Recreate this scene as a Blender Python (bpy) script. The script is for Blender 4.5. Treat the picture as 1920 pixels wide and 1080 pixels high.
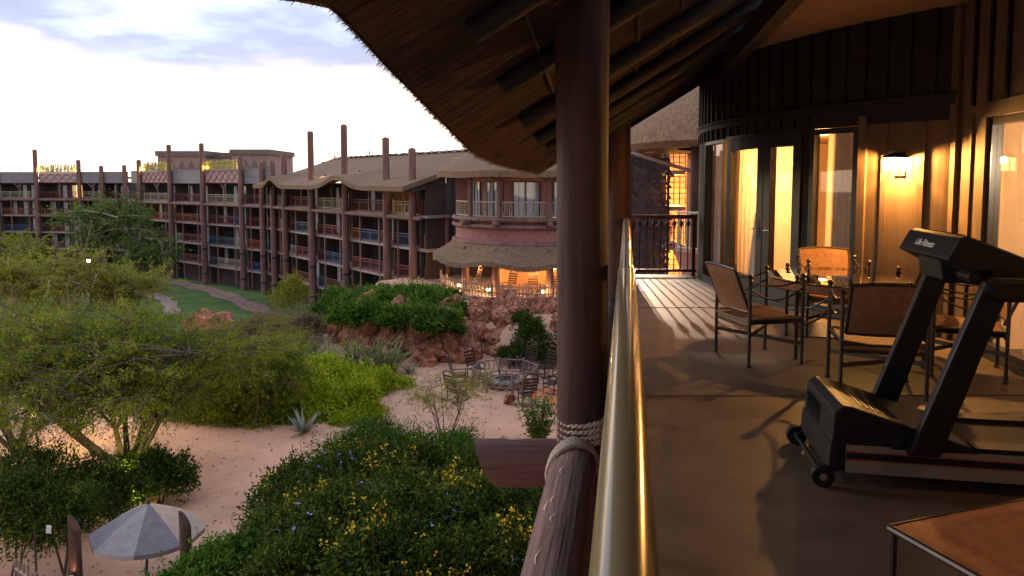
import bpy, bmesh, math, random
import numpy as np
from mathutils import Vector, Matrix, Quaternion
R = math.radians
random.seed(7); rng = np.random.default_rng(7)
for o in list(bpy.data.objects): bpy.data.objects.remove(o)
sc = bpy.context.scene
col = sc.collection
# ---------------------------------------------------------------- camera
F = 1350.0; EYE = 9.5; PP = 440.0; HOR = 340.0
PITCH = math.atan((PP-HOR)/F)
cam_d = bpy.data.cameras.new('camera'); cam = bpy.data.objects.new('camera', cam_d); col.objects.link(cam)
cam.location = (0, 0, EYE); cam.rotation_euler = (math.pi/2-PITCH, 0, 0)
cam_d.sensor_width = 36; cam_d.lens = 36*F/1920; cam_d.shift_y = -(540-PP)/1920
cam_d.clip_start = 0.05; cam_d.clip_end = 4000
sc.camera = cam
def ray(x, y):
    cx = (x-960)/F; cy = -(y-PP)/F; c, s = math.cos(PITCH), math.sin(PITCH)
    return Vector((cx, c+cy*s, -s+cy*c))
def atz(x, y, z):
    d = ray(x, y); t = (z-EYE)/d.z; return Vector((d.x*t, d.y*t, z))
def atY(x, y, Y):
    d = ray(x, y); t = Y/d.y; return Vector((d.x*t, Y, EYE+d.z*t))
# ---------------------------------------------------------------- world / sun / exposure
SUN_EL, SUN_AZ = R(16), R(-62)      # azimuth from +Y, negative = left
w = bpy.data.worlds.new('World'); sc.world = w; w.use_nodes = True
nt = w.node_tree; N = nt.nodes; L = nt.links; N.clear()
def nd(t, **kw):
    n = N.new(t)
    for k, v in kw.items():
        if k in n.inputs: n.inputs[k].default_value = v
        else: setattr(n, k, v)
    return n
out = nd('ShaderNodeOutputWorld'); bg = nd('ShaderNodeBackground', Strength=0.1)
sky = nd('ShaderNodeTexSky', sky_type='NISHITA', sun_disc=False, sun_elevation=R(7), sun_rotation=SUN_AZ, air_density=1.0, dust_density=1.5, ozone_density=2.0)
tc = nd('ShaderNodeTexCoord'); sp = nd('ShaderNodeSeparateXYZ'); L.new(tc.outputs['Generated'], sp.inputs[0])
def math_n(op, a, b=None, c=None):
    n = nd('ShaderNodeMath', operation=op)
    for i, v in enumerate((a, b, c)):
        if v is None: continue
        if isinstance(v, (int, float)): n.inputs[i].default_value = v
        else: L.new(v, n.inputs[i])
    return n.outputs[0]
zc = math_n('MAXIMUM', sp.outputs[2], 0.0)
den = math_n('ADD', zc, 0.12)
cb = nd('ShaderNodeCombineXYZ'); L.new(math_n('DIVIDE', sp.outputs[0], den), cb.inputs[0]); L.new(math_n('DIVIDE', sp.outputs[1], den), cb.inputs[1])
n1 = nd('ShaderNodeTexNoise', Scale=0.95, Detail=6.0, Roughness=0.52, Distortion=0.15); L.new(cb.outputs[0], n1.inputs['Vector'])
n2 = nd('ShaderNodeTexNoise', Scale=0.55, Detail=4.0, Roughness=0.5); L.new(cb.outputs[0], n2.inputs['Vector'])
# edge of the cloud deck: clear bright band along the horizon, cloud above
e = math_n('ADD', math_n('SUBTRACT', zc, 0.118), math_n('MULTIPLY', math_n('SUBTRACT', n2.outputs[0], 0.5), 0.20))
e = math_n('ADD', e, math_n('MULTIPLY', math_n('SUBTRACT', n1.outputs[0], 0.5), 0.16))
mr = nd('ShaderNodeMapRange', interpolation_type='SMOOTHSTEP'); L.new(e, mr.inputs[0]); mr.inputs[1].default_value = -0.03; mr.inputs[2].default_value = 0.045
cr = nd('ShaderNodeValToRGB'); L.new(n1.outputs[0], cr.inputs[0])
cr.color_ramp.elements[0].position = 0.36; cr.color_ramp.elements[0].color = (2.45, 2.8, 4.1, 1)
cr.color_ramp.elements[1].position = 0.66; cr.color_ramp.elements[1].color = (6.4, 6.9, 8.2, 1)
x = cr.color_ramp.elements.new(0.52); x.color = (3.2, 3.6, 4.9, 1)
hz = nd('ShaderNodeMix', data_type='RGBA'); hz.inputs[0].default_value = 0.8
L.new(sky.outputs[0], hz.inputs[6]); hz.inputs[7].default_value = (18.5, 14.5, 11.0, 1)
mx = nd('ShaderNodeMix', data_type='RGBA'); L.new(mr.outputs[0], mx.inputs[0]); L.new(hz.outputs[2], mx.inputs[6]); L.new(cr.outputs[0], mx.inputs[7])
gz_ = math_n('MULTIPLY_ADD', zc, 1.5, 1.0); vm = nd('ShaderNodeVectorMath', operation='SCALE'); L.new(cr.outputs[0], vm.inputs[0]); L.new(gz_, vm.inputs['Scale']); L.new(vm.outputs[0], mx.inputs[7])
L.new(mx.outputs[2], bg.inputs[0]); L.new(bg.outputs[0], out.inputs[0])
sun_d = bpy.data.lights.new('sun', 'SUN'); sun_d.energy = 1.1; sun_d.angle = R(16); sun_d.color = (1, .87, .76)
sun = bpy.data.objects.new('sun', sun_d); col.objects.link(sun)
sv = Vector((math.sin(SUN_AZ)*math.cos(SUN_EL), math.cos(SUN_AZ)*math.cos(SUN_EL), math.sin(SUN_EL)))
sun.rotation_euler = (-sv).to_track_quat('-Z', 'Y').to_euler(); sun.location = (0, 0, 60)
sc.render.engine = 'CYCLES'
sc.view_settings.view_transform = 'Standard'; sc.view_settings.look = 'None'; sc.view_settings.gamma = 1; sc.view_settings.exposure = 0.68
sc.render.resolution_x = 1024; sc.render.resolution_y = 576
# ---------------------------------------------------------------- materials
MATS = {}
def mat(name, c1, c2=None, rough=.8, scale=8, stretch=(1, 1, 1), bump=.0, bscale=None, metal=0, spec=.3, detail=5, lo=.35, hi=.65, coat=0, bd=.02):
    if name in MATS: return MATS[name]
    m = bpy.data.materials.new(name); m.use_nodes = True; t = m.node_tree; b = t.nodes['Principled BSDF']
    b.inputs['Roughness'].default_value = rough; b.inputs['Metallic'].default_value = metal; b.inputs['Specular IOR Level'].default_value = spec
    b.inputs['Coat Weight'].default_value = coat
    c2 = c2 or tuple(v*.6 for v in c1)
    tcn = t.nodes.new('ShaderNodeTexCoord'); mp = t.nodes.new('ShaderNodeMapping'); mp.inputs['Scale'].default_value = stretch
    t.links.new(tcn.outputs['Object'], mp.inputs[0])
    no = t.nodes.new('ShaderNodeTexNoise'); no.inputs['Scale'].default_value = scale; no.inputs['Detail'].default_value = detail; no.inputs['Roughness'].default_value = .65
    t.links.new(mp.outputs[0], no.inputs['Vector'])
    r = t.nodes.new('ShaderNodeValToRGB'); r.color_ramp.elements[0].position = lo; r.color_ramp.elements[1].position = hi
    r.color_ramp.elements[0].color = (*c2, 1); r.color_ramp.elements[1].color = (*c1, 1)
    t.links.new(no.outputs[0], r.inputs[0]); t.links.new(r.outputs[0], b.inputs['Base Color'])
    if bump:
        n2 = t.nodes.new('ShaderNodeTexNoise'); n2.inputs['Scale'].default_value = bscale or scale*2; n2.inputs['Detail'].default_value = 6
        t.links.new(mp.outputs[0], n2.inputs['Vector'])
        bp = t.nodes.new('ShaderNodeBump'); bp.inputs['Strength'].default_value = bump; bp.inputs['Distance'].default_value = bd
        t.links.new(n2.outputs[0], bp.inputs['Height']); t.links.new(bp.outputs[0], b.inputs['Normal'])
    MATS[name] = m; return m
def emit(name, c, s):
    m = bpy.data.materials.new(name); m.use_nodes = True; t = m.node_tree; t.nodes.clear()
    o = t.nodes.new('ShaderNodeOutputMaterial'); e = t.nodes.new('ShaderNodeEmission'); e.inputs[0].default_value = (*c, 1); e.inputs[1].default_value = s
    t.links.new(e.outputs[0], o.inputs[0]); MATS[name] = m; return m
def glassmat(name, tint=(.9, .92, .95), refl=.06):
    m = bpy.data.materials.new(name); m.use_nodes = True; t = m.node_tree; t.nodes.clear()
    o = t.nodes.new('ShaderNodeOutputMaterial'); tr = t.nodes.new('ShaderNodeBsdfTransparent'); tr.inputs[0].default_value = (*tint, 1)
    g = t.nodes.new('ShaderNodeBsdfGlossy'); g.inputs['Roughness'].default_value = .02
    fr = t.nodes.new('ShaderNodeFresnel'); fr.inputs[0].default_value = 1.5
    ad = t.nodes.new('ShaderNodeMath'); ad.operation = 'ADD'; ad.inputs[1].default_value = refl; t.links.new(fr.outputs[0], ad.inputs[0])
    gb = t.nodes.new('ShaderNodeNewGeometry'); iv = t.nodes.new('ShaderNodeMath'); iv.operation = 'SUBTRACT'; iv.inputs[0].default_value = 1; t.links.new(gb.outputs['Backfacing'], iv.inputs[1])
    mu = t.nodes.new('ShaderNodeMath'); mu.operation = 'MULTIPLY'; mu.use_clamp = True; t.links.new(ad.outputs[0], mu.inputs[0]); t.links.new(iv.outputs[0], mu.inputs[1])
    mxs = t.nodes.new('ShaderNodeMixShader'); t.links.new(mu.outputs[0], mxs.inputs[0]); t.links.new(tr.outputs[0], mxs.inputs[1]); t.links.new(g.outputs[0], mxs.inputs[2])
    t.links.new(mxs.outputs[0], o.inputs[0]); MATS[name] = m; return m
def clothmat(name, c, trans=.5, rough=.9):
    m = bpy.data.materials.new(name); m.use_nodes = True; t = m.node_tree; t.nodes.clear()
    o = t.nodes.new('ShaderNodeOutputMaterial'); d = t.nodes.new('ShaderNodeBsdfDiffuse'); tl = t.nodes.new('ShaderNodeBsdfTranslucent')
    tcn = t.nodes.new('ShaderNodeTexCoord'); no = t.nodes.new('ShaderNodeTexNoise'); no.inputs['Scale'].default_value = 9
    t.links.new(tcn.outputs['Object'], no.inputs['Vector'])
    r = t.nodes.new('ShaderNodeValToRGB'); r.color_ramp.elements[0].color = (*[v*.85 for v in c], 1); r.color_ramp.elements[1].color = (*c, 1); t.links.new(no.outputs[0], r.inputs[0])
    t.links.new(r.outputs[0], d.inputs[0]); t.links.new(r.outputs[0], tl.inputs[0])
    mxs = t.nodes.new('ShaderNodeMixShader'); mxs.inputs[0].default_value = trans
    t.links.new(d.outputs[0], mxs.inputs[1]); t.links.new(tl.outputs[0], mxs.inputs[2]); t.links.new(mxs.outputs[0], o.inputs[0]); MATS[name] = m; return m
def leafmat(name, dark, mid, light, trans=.35, rough=.55):
    m = bpy.data.materials.new(name); m.use_nodes = True; t = m.node_tree; b = t.nodes['Principled BSDF']
    a = t.nodes.new('ShaderNodeAttribute'); a.attribute_name = 'tint'
    r = t.nodes.new('ShaderNodeValToRGB'); r.color_ramp.elements[0].color = (*dark, 1); r.color_ramp.elements[1].color = (*light, 1)
    x = r.color_ramp.elements.new(.5); x.color = (*mid, 1)
    t.links.new(a.outputs['Fac'], r.inputs[0]); t.links.new(r.outputs[0], b.inputs['Base Color'])
    b.inputs['Roughness'].default_value = .75; b.inputs['Specular IOR Level'].default_value = .1
    tl = t.nodes.new('ShaderNodeBsdfTranslucent'); t.links.new(r.outputs[0], tl.inputs[0])
    mxs = t.nodes.new('ShaderNodeMixShader'); mxs.inputs[0].default_value = trans
    o = t.nodes['Material Output']; t.links.new(b.outputs[0], mxs.inputs[1]); t.links.new(tl.outputs[0], mxs.inputs[2]); t.links.new(mxs.outputs[0], o.inputs[0])
    MATS[name] = m; return m
# ---------------------------------------------------------------- mesh helpers
class MB:
    def __init__(s): s.v = []; s.f = []
    def add(s, vs, fs):
        k = len(s.v); s.v += [tuple(p) for p in vs]; s.f += [tuple(i+k for i in f) for f in fs]; return s
    def box(s, x0, x1, y0, y1, z0, z1, M=None):
        vs = [Vector(p) for p in ((x0, y0, z0), (x1, y0, z0), (x1, y1, z0), (x0, y1, z0), (x0, y0, z1), (x1, y0, z1), (x1, y1, z1), (x0, y1, z1))]
        if M: vs = [M @ p for p in vs]
        return s.add(vs, [(0, 3, 2, 1), (4, 5, 6, 7), (0, 1, 5, 4), (1, 2, 6, 5), (2, 3, 7, 6), (3, 0, 4, 7)])
    def bar(s, p, q, w, h=None, up=(0, 0, 1)):
        p = Vector(p); q = Vector(q); h = h or w; d = q-p; l = d.length
        if l < 1e-6: return s
        d.normalize(); u = Vector(up)
        if abs(d.dot(u)) > .98: u = Vector((1, 0, 0))
        a = d.cross(u).normalized(); b = a.cross(d)
        M = Matrix((( a.x, d.x, b.x, p.x), (a.y, d.y, b.y, p.y), (a.z, d.z, b.z, p.z), (0, 0, 0, 1)))
        return s.box(-w/2, w/2, 0, l, -h/2, h/2, M)
    def tube(s, pts, rad, n=8, cap=True):
        pts = [Vector(p) for p in pts]; m = len(pts)
        if not hasattr(rad, '__len__'): rad = [rad]*m
        k = len(s.v); d0 = (pts[1]-pts[0]).normalized(); a = d0.orthogonal().normalized()
        for i, p in enumerate(pts):
            d = (pts[min(i+1, m-1)]-pts[max(i-1, 0)]).normalized()
            a = (a-d*a.dot(d)).normalized(); b = d.cross(a)
            for j in range(n):
                t = 2*math.pi*j/n; s.v.append(tuple(p+(a*math.cos(t)+b*math.sin(t))*rad[i]))
        for i in range(m-1):
            for j in range(n):
                j2 = (j+1) % n; s.f.append((k+i*n+j, k+i*n+j2, k+i*n+n+j2, k+i*n+n+j))
        if cap: s.f.append(tuple(k+j for j in range(n-1, -1, -1))); s.f.append(tuple(k+(m-1)*n+j for j in range(n)))
        return s
    def lathe(s, prof, n=24, c=(0, 0, 0), cap=True):
        k = len(s.v)
        for r, z in prof:
            for j in range(n):
                t = 2*math.pi*j/n; s.v.append((c[0]+r*math.cos(t), c[1]+r*math.sin(t), c[2]+z))
        m = len(prof)
        for i in range(m-1):
            for j in range(n):
                j2 = (j+1) % n; s.f.append((k+i*n+j, k+i*n+j2, k+i*n+n+j2, k+i*n+n+j))
        if cap: s.f.append(tuple(k+j for j in range(n-1, -1, -1))); s.f.append(tuple(k+(m-1)*n+j for j in range(n)))
        return s
    def grid(s, fn, nu, nv):
        k = len(s.v)
        for i in range(nu+1):
            for j in range(nv+1): s.v.append(tuple(fn(i/nu, j/nv)))
        for i in range(nu):
            for j in range(nv):
                a = k+i*(nv+1)+j; s.f.append((a, a+nv+1, a+nv+2, a+1))
        return s
    def arcbox(s, c, a0, a1, r0, r1, z0, z1, n=None):
        n = n or max(2, int(abs(a1-a0)*max(r0, r1)/.25)); k = len(s.v)
        for i in range(n+1):
            a = a0+(a1-a0)*i/n; ca, sa = math.cos(a), math.sin(a)
            for r, z in ((r0, z0), (r1, z0), (r1, z1), (r0, z1)): s.v.append((c[0]+r*ca, c[1]+r*sa, z))
        for i in range(n):
            p = k+4*i; q = p+4
            for j in range(4): s.f.append((p+j, p+(j+1) % 4, q+(j+1) % 4, q+j))
        s.f.append((k, k+3, k+2, k+1)); p = k+4*n; s.f.append((p, p+1, p+2, p+3)); return s
    def prism(s, poly, y0, y1):       # poly in (x,z)
        n = len(poly); k = len(s.v)
        s.v += [(x, y0, z) for x, z in poly]+[(x, y1, z) for x, z in poly]
        s.f.append(tuple(k+i for i in range(n))); s.f.append(tuple(k+n+i for i in range(n-1, -1, -1)))
        for i in range(n): j = (i+1) % n; s.f.append((k+i, k+n+i, k+n+j, k+j))
        return s
    def poly(s, pts, z0, z1):         # plan polygon extruded in z
        n = len(pts); k = len(s.v)
        s.v += [(x, y, z0) for x, y in pts]+[(x, y, z1) for x, y in pts]
        s.f.append(tuple(k+i for i in range(n-1, -1, -1))); s.f.append(tuple(k+n+i for i in range(n)))
        for i in range(n): j = (i+1) % n; s.f.append((k+i, k+j, k+n+j, k+n+i))
        return s
    def mesh(s, name, m, smooth=False, bevel=0):
        me = bpy.data.meshes.new(name); me.from_pydata(s.v, [], s.f)
        bm = bmesh.new(); bm.from_mesh(me)
        if bevel: bmesh.ops.bevel(bm, geom=[e for e in bm.edges if e.calc_face_angle(0) > .6], offset=bevel, segments=2, affect='EDGES', profile=.6)
        bmesh.ops.recalc_face_normals(bm, faces=bm.faces[:]); bm.to_mesh(me); bm.free()
        me.materials.append(MATS[m] if isinstance(m, str) else m)
        if smooth:
            me.polygons.foreach_set('use_smooth', [True]*len(me.polygons))
            try: me.set_sharp_from_angle(angle=R(40))
            except Exception: pass
        return me
    def build(s, name, m, parent=None, world=False, smooth=False, bevel=0):
        return obj(name, s.mesh(name, m, smooth, bevel), parent, world)
def obj(name, me, parent=None, world=False, loc=None, rot=None, scale=None):
    o = bpy.data.objects.new(name, me); col.objects.link(o)
    if parent:
        o.parent = parent
        if world: o.matrix_parent_inverse = Matrix.Translation(-Vector(parent.location))
    if loc is not None: o.location = loc
    if rot is not None: o.rotation_euler = rot
    if scale is not None: o.scale = scale
    return o
def tag(o, label, cat, group=None, kind=None):
    if label: o['label'] = label
    if cat: o['category'] = cat
    if group: o['group'] = group
    if kind: o['kind'] = kind
    return o
def thing(name, label, cat, loc=(0, 0, 0), rz=0, group=None):
    o = bpy.data.objects.new(name, None); col.objects.link(o); o.location = loc; o.rotation_euler = (0, 0, rz); o.empty_display_size = .2
    return tag(o, label, cat, group)
def copy_tree(o, parent=None):
    c = o.copy(); col.objects.link(c); c.parent = parent
    for ch in list(o.children): copy_tree(ch, c)
    return c
def structure(name, mb, m, smooth=False):
    o = mb.build(name, m, smooth=smooth); o['kind'] = 'structure'; return o
def log_mesh(name, l, r0, r1, m, seed=0, n=14, seg=8, round_end=True, wob=.03):
    rr = random.Random(seed); b = MB(); pts = []; rad = []
    for i in range(seg+1):
        t = i/seg; pts.append((rr.uniform(-wob, wob)*r0, rr.uniform(-wob, wob)*r0, l*t)); rad.append((r0+(r1-r0)*t)*(1+rr.uniform(-wob, wob)))
    if round_end: pts.append((0, 0, l+r1*.28)); rad.append(r1*.8); pts.append((0, 0, l+r1*.45)); rad.append(r1*.35)
    b.tube(pts, rad, n); return b.mesh(name, m, smooth=True)
def log(name, p, q, r0, r1, m, parent=None, world=False, seed=0, round_end=True, n=14, wob=.03):
    p = Vector(p); q = Vector(q); d = q-p
    o = obj(name, log_mesh(name, d.length, r0, r1, m, seed, n=n, round_end=round_end, wob=wob), parent, world)
    o.location = p; o.rotation_euler = d.to_track_quat('Z', 'Y').to_euler(); return o
def lamp(name, loc, energy, c=(1, .55, .2), rad=.04, parent=None):
    d = bpy.data.lights.new(name, 'POINT'); d.energy = energy; d.color = c; d.shadow_soft_size = rad
    o = bpy.data.objects.new(name, d); col.objects.link(o)
    if parent: o.parent = parent
    o.location = loc; return o
# materials
mat('concrete', (.115, .080, .056), (.055, .038, .027), .58, 2.6, bump=.4, bscale=55, spec=.3, detail=12, bd=.006, lo=.3, hi=.72)
mat('sand', (.60, .40, .29), (.47, .30, .215), .95, .5, bump=.4, bscale=9, detail=9, lo=.3, hi=.7)
mat('log_wood', (.058, .026, .018), (.022, .009, .006), .75, 5, (1, 1, .12), bump=.5, bscale=14)
mat('log_grey', (.20, .125, .105), (.055, .03, .024), .9, 20, (1, 1, .05), bump=1, bscale=34, lo=.25, hi=.7, bd=.015, spec=.12, detail=10)
mat('dark_wood', (.016, .011, .009), (.009, .007, .005), .6, 4, (1, 1, .1), bump=.2)
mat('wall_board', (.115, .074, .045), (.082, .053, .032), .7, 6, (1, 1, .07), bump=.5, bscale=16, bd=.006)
mat('soffit', (.24, .15, .085), (.2, .125, .07), .9, 3)
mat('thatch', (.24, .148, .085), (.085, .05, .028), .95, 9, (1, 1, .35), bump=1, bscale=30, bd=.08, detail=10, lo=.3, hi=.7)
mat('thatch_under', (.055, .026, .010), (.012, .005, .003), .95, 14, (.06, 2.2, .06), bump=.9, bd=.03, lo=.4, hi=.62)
mat('rail_paint', (.21, .17, .095), (.18, .145, .08), .22, 2, spec=.5, coat=.3)
mat('rail_red', (.10, .028, .022), (.06, .018, .015), .4, 6)
mat('rope', (.42, .34, .26), (.25, .19, .14), .95, 40, bump=.6)
mat('black_frame', (.02, .018, .017), (.014, .012, .012), .35, 6, spec=.5)
mat('bronze', (.05, .035, .026), (.03, .02, .016), .42, 12, metal=.3, spec=.5)
mat('chrome', (.6, .6, .6), (.5, .5, .5), .2, 5, metal=1)
mat('stucco_red', (.26, .115, .10), (.20, .085, .075), .9, 3, bump=.3, bscale=30)
mat('stucco_orange', (.42, .2, .11), (.34, .16, .09), .9, 3, bump=.3, bscale=30)
mat('iron', (.02, .02, .022), (.013, .013, .014), .5, 6)
glassmat('glass'); glassmat('dark_glass', (.35, .38, .42), .10); glassmat('table_glass', (.72, .76, .70), .5)
clothmat('curtain', (.72, .66, .58), .55); clothmat('drape', (.62, .60, .58), .10); clothmat('far_curtain', (.78, .80, .86), .3)
emit('lamp_glow', (1, .50, .13), 14); emit('bulb_white', (1, .8, .5), 9)
# ================================================================ near lodge with balcony
def wovenmat(name, c1, c2, sc_):
    m = bpy.data.materials.new(name); m.use_nodes = True; t = m.node_tree; b = t.nodes['Principled BSDF']; b.inputs['Roughness'].default_value = .7; b.inputs['Specular IOR Level'].default_value = .25
    tcn = t.nodes.new('ShaderNodeTexCoord'); ws = []
    for ax in ('X', 'Y', 'Z'):
        wv = t.nodes.new('ShaderNodeTexWave'); wv.bands_direction = ax; wv.inputs['Scale'].default_value = sc_; wv.inputs['Distortion'].default_value = .6; wv.inputs['Detail'].default_value = 2
        t.links.new(tcn.outputs['Object'], wv.inputs['Vector']); ws.append(wv.outputs['Fac'])
    a = t.nodes.new('ShaderNodeMath'); a.operation = 'MULTIPLY'; t.links.new(ws[0], a.inputs[0]); 
    mxx = t.nodes.new('ShaderNodeMath'); mxx.operation = 'ADD'; t.links.new(ws[1], mxx.inputs[0]); t.links.new(ws[2], mxx.inputs[1]); t.links.new(mxx.outputs[0], a.inputs[1])
    no = t.nodes.new('ShaderNodeTexNoise'); no.inputs['Scale'].default_value = 26; t.links.new(tcn.outputs['Object'], no.inputs['Vector'])
    s = t.nodes.new('ShaderNodeMath'); s.operation = 'ADD'; t.links.new(a.outputs[0], s.inputs[0]); t.links.new(no.outputs[0], s.inputs[1])
    r = t.nodes.new('ShaderNodeValToRGB'); r.color_ramp.elements[0].position = .45; r.color_ramp.elements[1].position = 1.0; r.color_ramp.elements[0].color = (*c2, 1); r.color_ramp.elements[1].color = (*c1, 1)
    t.links.new(s.outputs[0], r.inputs[0]); t.links.new(r.outputs[0], b.inputs['Base Color'])
    bp = t.nodes.new('ShaderNodeBump'); bp.inputs['Strength'].default_value = .5; bp.inputs['Distance'].default_value = .003; t.links.new(a.outputs[0], bp.inputs['Height']); t.links.new(bp.outputs[0], b.inputs['Normal'])
    MATS[name] = m
wovenmat('woven', (.30, .15, .075), (.11, .05, .026), 42); wovenmat('woven_orange', (.44, .155, .05), (.20, .065, .022), 30)
DZ = 7.8; SOF = 11.35; HEAD = 10.1
def RV(Z, v, z): return Vector((.004+.159*Z+v, Z, z))
def RX(Z): return .004+.159*Z
A = atz(1315, 523, DZ); C2 = atz(1450, 573, DZ); CORN = Vector((4.72, 7.67, DZ))
def circ(a, b, c):
    ax, ay, bx, by, cx, cy = a.x, a.y, b.x, b.y, c.x, c.y
    d = 2*(ax*(by-cy)+bx*(cy-ay)+cx*(ay-by))
    ux = ((ax*ax+ay*ay)*(by-cy)+(bx*bx+by*by)*(cy-ay)+(cx*cx+cy*cy)*(ay-by))/d
    uy = ((ax*ax+ay*ay)*(cx-bx)+(bx*bx+by*by)*(ax-cx)+(cx*cx+cy*cy)*(bx-ax))/d
    return (ux, uy), math.hypot(ax-ux, ay-uy)
TC, TR = circ(A, C2, CORN)
print('tower', TC, TR, A, C2)
def ang(px):            # angle on the tower circle that shows at pixel column px
    d = ray(px, 420); dx, dy = d.x, d.y; l = math.hypot(dx, dy); dx /= l; dy /= l
    b = -(dx*TC[0]+dy*TC[1]); c = TC[0]**2+TC[1]**2-TR**2; q = b*b-c
    if q < 0: q = 0
    t = -b-math.sqrt(q); return math.atan2(dy*t-TC[1], dx*t-TC[0]) % (2*math.pi)
def TP(a, r, z): return Vector((TC[0]+r*math.cos(a), TC[1]+r*math.sin(a), z))
a_corner = math.atan2(CORN.y-TC[1], CORN.x-TC[0]) % (2*math.pi)
a_far = (math.atan2(A.y-TC[1], A.x-TC[0]) % (2*math.pi))-.42
lodge = thing('lodge_building', 'dark board-and-batten lodge with round tower room, thatched eaves and open balcony', 'building', (5, 7, 0))
def LP(name, mb, m, parent=None, **k): return mb.build(name, m, parent or lodge, world=(parent is None), **k)
# --- balcony slab
pts = [RV(-6, -.12, 0).xy, RV(-6, 4.4, 0).xy, (6.2, 7.7), (6.2, 13.1), RV(13.1, -.12, 0).xy]
LP('balcony_floor', MB().poly([tuple(p) for p in pts], DZ-.3, DZ), 'concrete')
LP('lower_storey', MB().poly([tuple(p) for p in (RV(-6, 1.2, 0).xy, RV(-6, 4.4, 0).xy, (6.2, 7.7), (6.2, 12.6), RV(12.6, .6, 0).xy)], 0, DZ-.302), 'stucco_red')
mat('joint', (.10, .075, .055), rough=.9)
for Z in (9.6, 5.6, 1.6):
    LP('floor_joint', MB().bar(RV(Z, -.1, DZ+.004), RV(Z+.02, 3.3 if Z < 7 else 1.7, DZ+.004), .012, .004), 'joint')
# --- curved tower wall
def arcp(name, a0, a1, z0, z1, m, r0=0, t=.12, parent=None, **k):
    return LP(name, MB().arcbox(TC, a0, a1, TR-t+r0, TR+r0, z0, z1), m, parent, smooth=False)
aS0, aS1 = ang(1321), ang(1356); aD0, aDm, aD1 = ang(1363), ang(1431), ang(1500); aW0, aW1 = ang(1516), ang(1606)
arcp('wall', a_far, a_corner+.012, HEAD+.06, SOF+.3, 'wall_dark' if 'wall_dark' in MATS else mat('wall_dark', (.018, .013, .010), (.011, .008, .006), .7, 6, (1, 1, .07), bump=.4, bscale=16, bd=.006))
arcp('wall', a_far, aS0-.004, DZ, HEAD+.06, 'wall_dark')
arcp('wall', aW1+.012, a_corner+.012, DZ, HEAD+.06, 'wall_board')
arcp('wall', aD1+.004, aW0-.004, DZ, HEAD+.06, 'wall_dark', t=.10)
arcp('cornice', a_far, a_corner, HEAD+.22, HEAD+.30, 'dark_wood', r0=.06, t=.17)
arcp('cornice_lip', a_far, a_corner, HEAD+.302, HEAD+.33, 'dark_wood', r0=.09, t=.2)
arcp('threshold', aS0-.004, aW1+.01, DZ-.004, DZ+.07, 'black_frame', r0=.03, t=.2)
bmesh_cache = {}
def batten(a, z0, z1, m='dark_wood', wd=.055, th=.03):
    key = (round(z1-z0, 3), m, wd)
    if key not in bmesh_cache: bmesh_cache[key] = MB().box(-.005, th, -wd/2, wd/2, 0, z1-z0).mesh('batten', m)
    o = obj('batten', bmesh_cache[key], lodge, True, TP(a, TR, z0), (0, 0, a))
    return o
n = int((a_corner-a_far)*TR/.26)
for i in range(n+1):
    a = a_far+(a_corner-a_far)*i/n
    batten(a, HEAD+.335, SOF)
    if a < aW0: batten(a, HEAD+.07, HEAD+.215)
for px in (1655, 1724, 1775): batten(ang(px), DZ+.1, HEAD+.055, 'wall_board', .065, .028)
arcp('baseboard', aW1+.02, a_corner, DZ+.001, DZ+.12, 'dark_wood', r0=.02, t=.03)
# openings on the tower: frame bars + pane
def arcframe(name, a0, a1, z0, z1, fw, m='black_frame', r0=.02, t=.1, stile=None, top=None, bot=None):
    b = MB(); da = (stile or fw)/TR; top = top or fw; bot = bot or fw
    b.arcbox(TC, a0, a0+da, TR-t+r0, TR+r0, z0, z1); b.arcbox(TC, a1-da, a1, TR-t+r0, TR+r0, z0, z1)
    b.arcbox(TC, a0+da, a1-da, TR-t+r0, TR+r0-.003, z1-top, z1-.001); b.arcbox(TC, a0+da, a1-da, TR-t+r0, TR+r0-.003, z0+.001, z0+bot)
    o = LP(name, b, m); 
    p = MB().arcbox(TC, a0+da, a1-da, TR-.052, TR-.046, z0+bot, z1-top, 3).build('pane', 'glass'); p.parent = o
    return o
arcframe('side_window', aS0, aS1, DZ+.07, HEAD+.05, .05)
door_l = arcframe('french_door', aD0, aDm-.0015, DZ+.075, HEAD+.02, .1, stile=.14, top=.16, bot=.26)
door_r = arcframe('french_door', aDm+.0015, aD1, DZ+.075, HEAD+.02, .1, stile=.14, top=.16, bot=.26)
arcframe('window', aW0, aW1, DZ+.075, HEAD+.05, .07)
LP('door_frame', MB().arcbox(TC, aD0-.006, aD1+.006, TR-.12, TR+.035, HEAD+.021, HEAD+.075), 'black_frame')
LP('window_casing', MB().arcbox(TC, aW1+.001, aW1+.016, TR-.1, TR+.032, DZ+.01, HEAD+.16), 'wall_board')
for a, s, d in ((aDm-.011, -1, door_l), (aDm+.011, 1, door_r)):
    b = MB(); p = TP(a, TR+.03, DZ+1.02)
    b.tube([TP(a, TR+.0, DZ+1.02), TP(a, TR+.055, DZ+1.02), TP(a+s*.02, TR+.06, DZ+1.03)], .009, 8)
    b.bar(TP(a, TR+.022, DZ+.9), TP(a, TR+.022, DZ+1.14), .035, .008)
    h = b.build('door_handle', 'chrome'); h.parent = d
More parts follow.
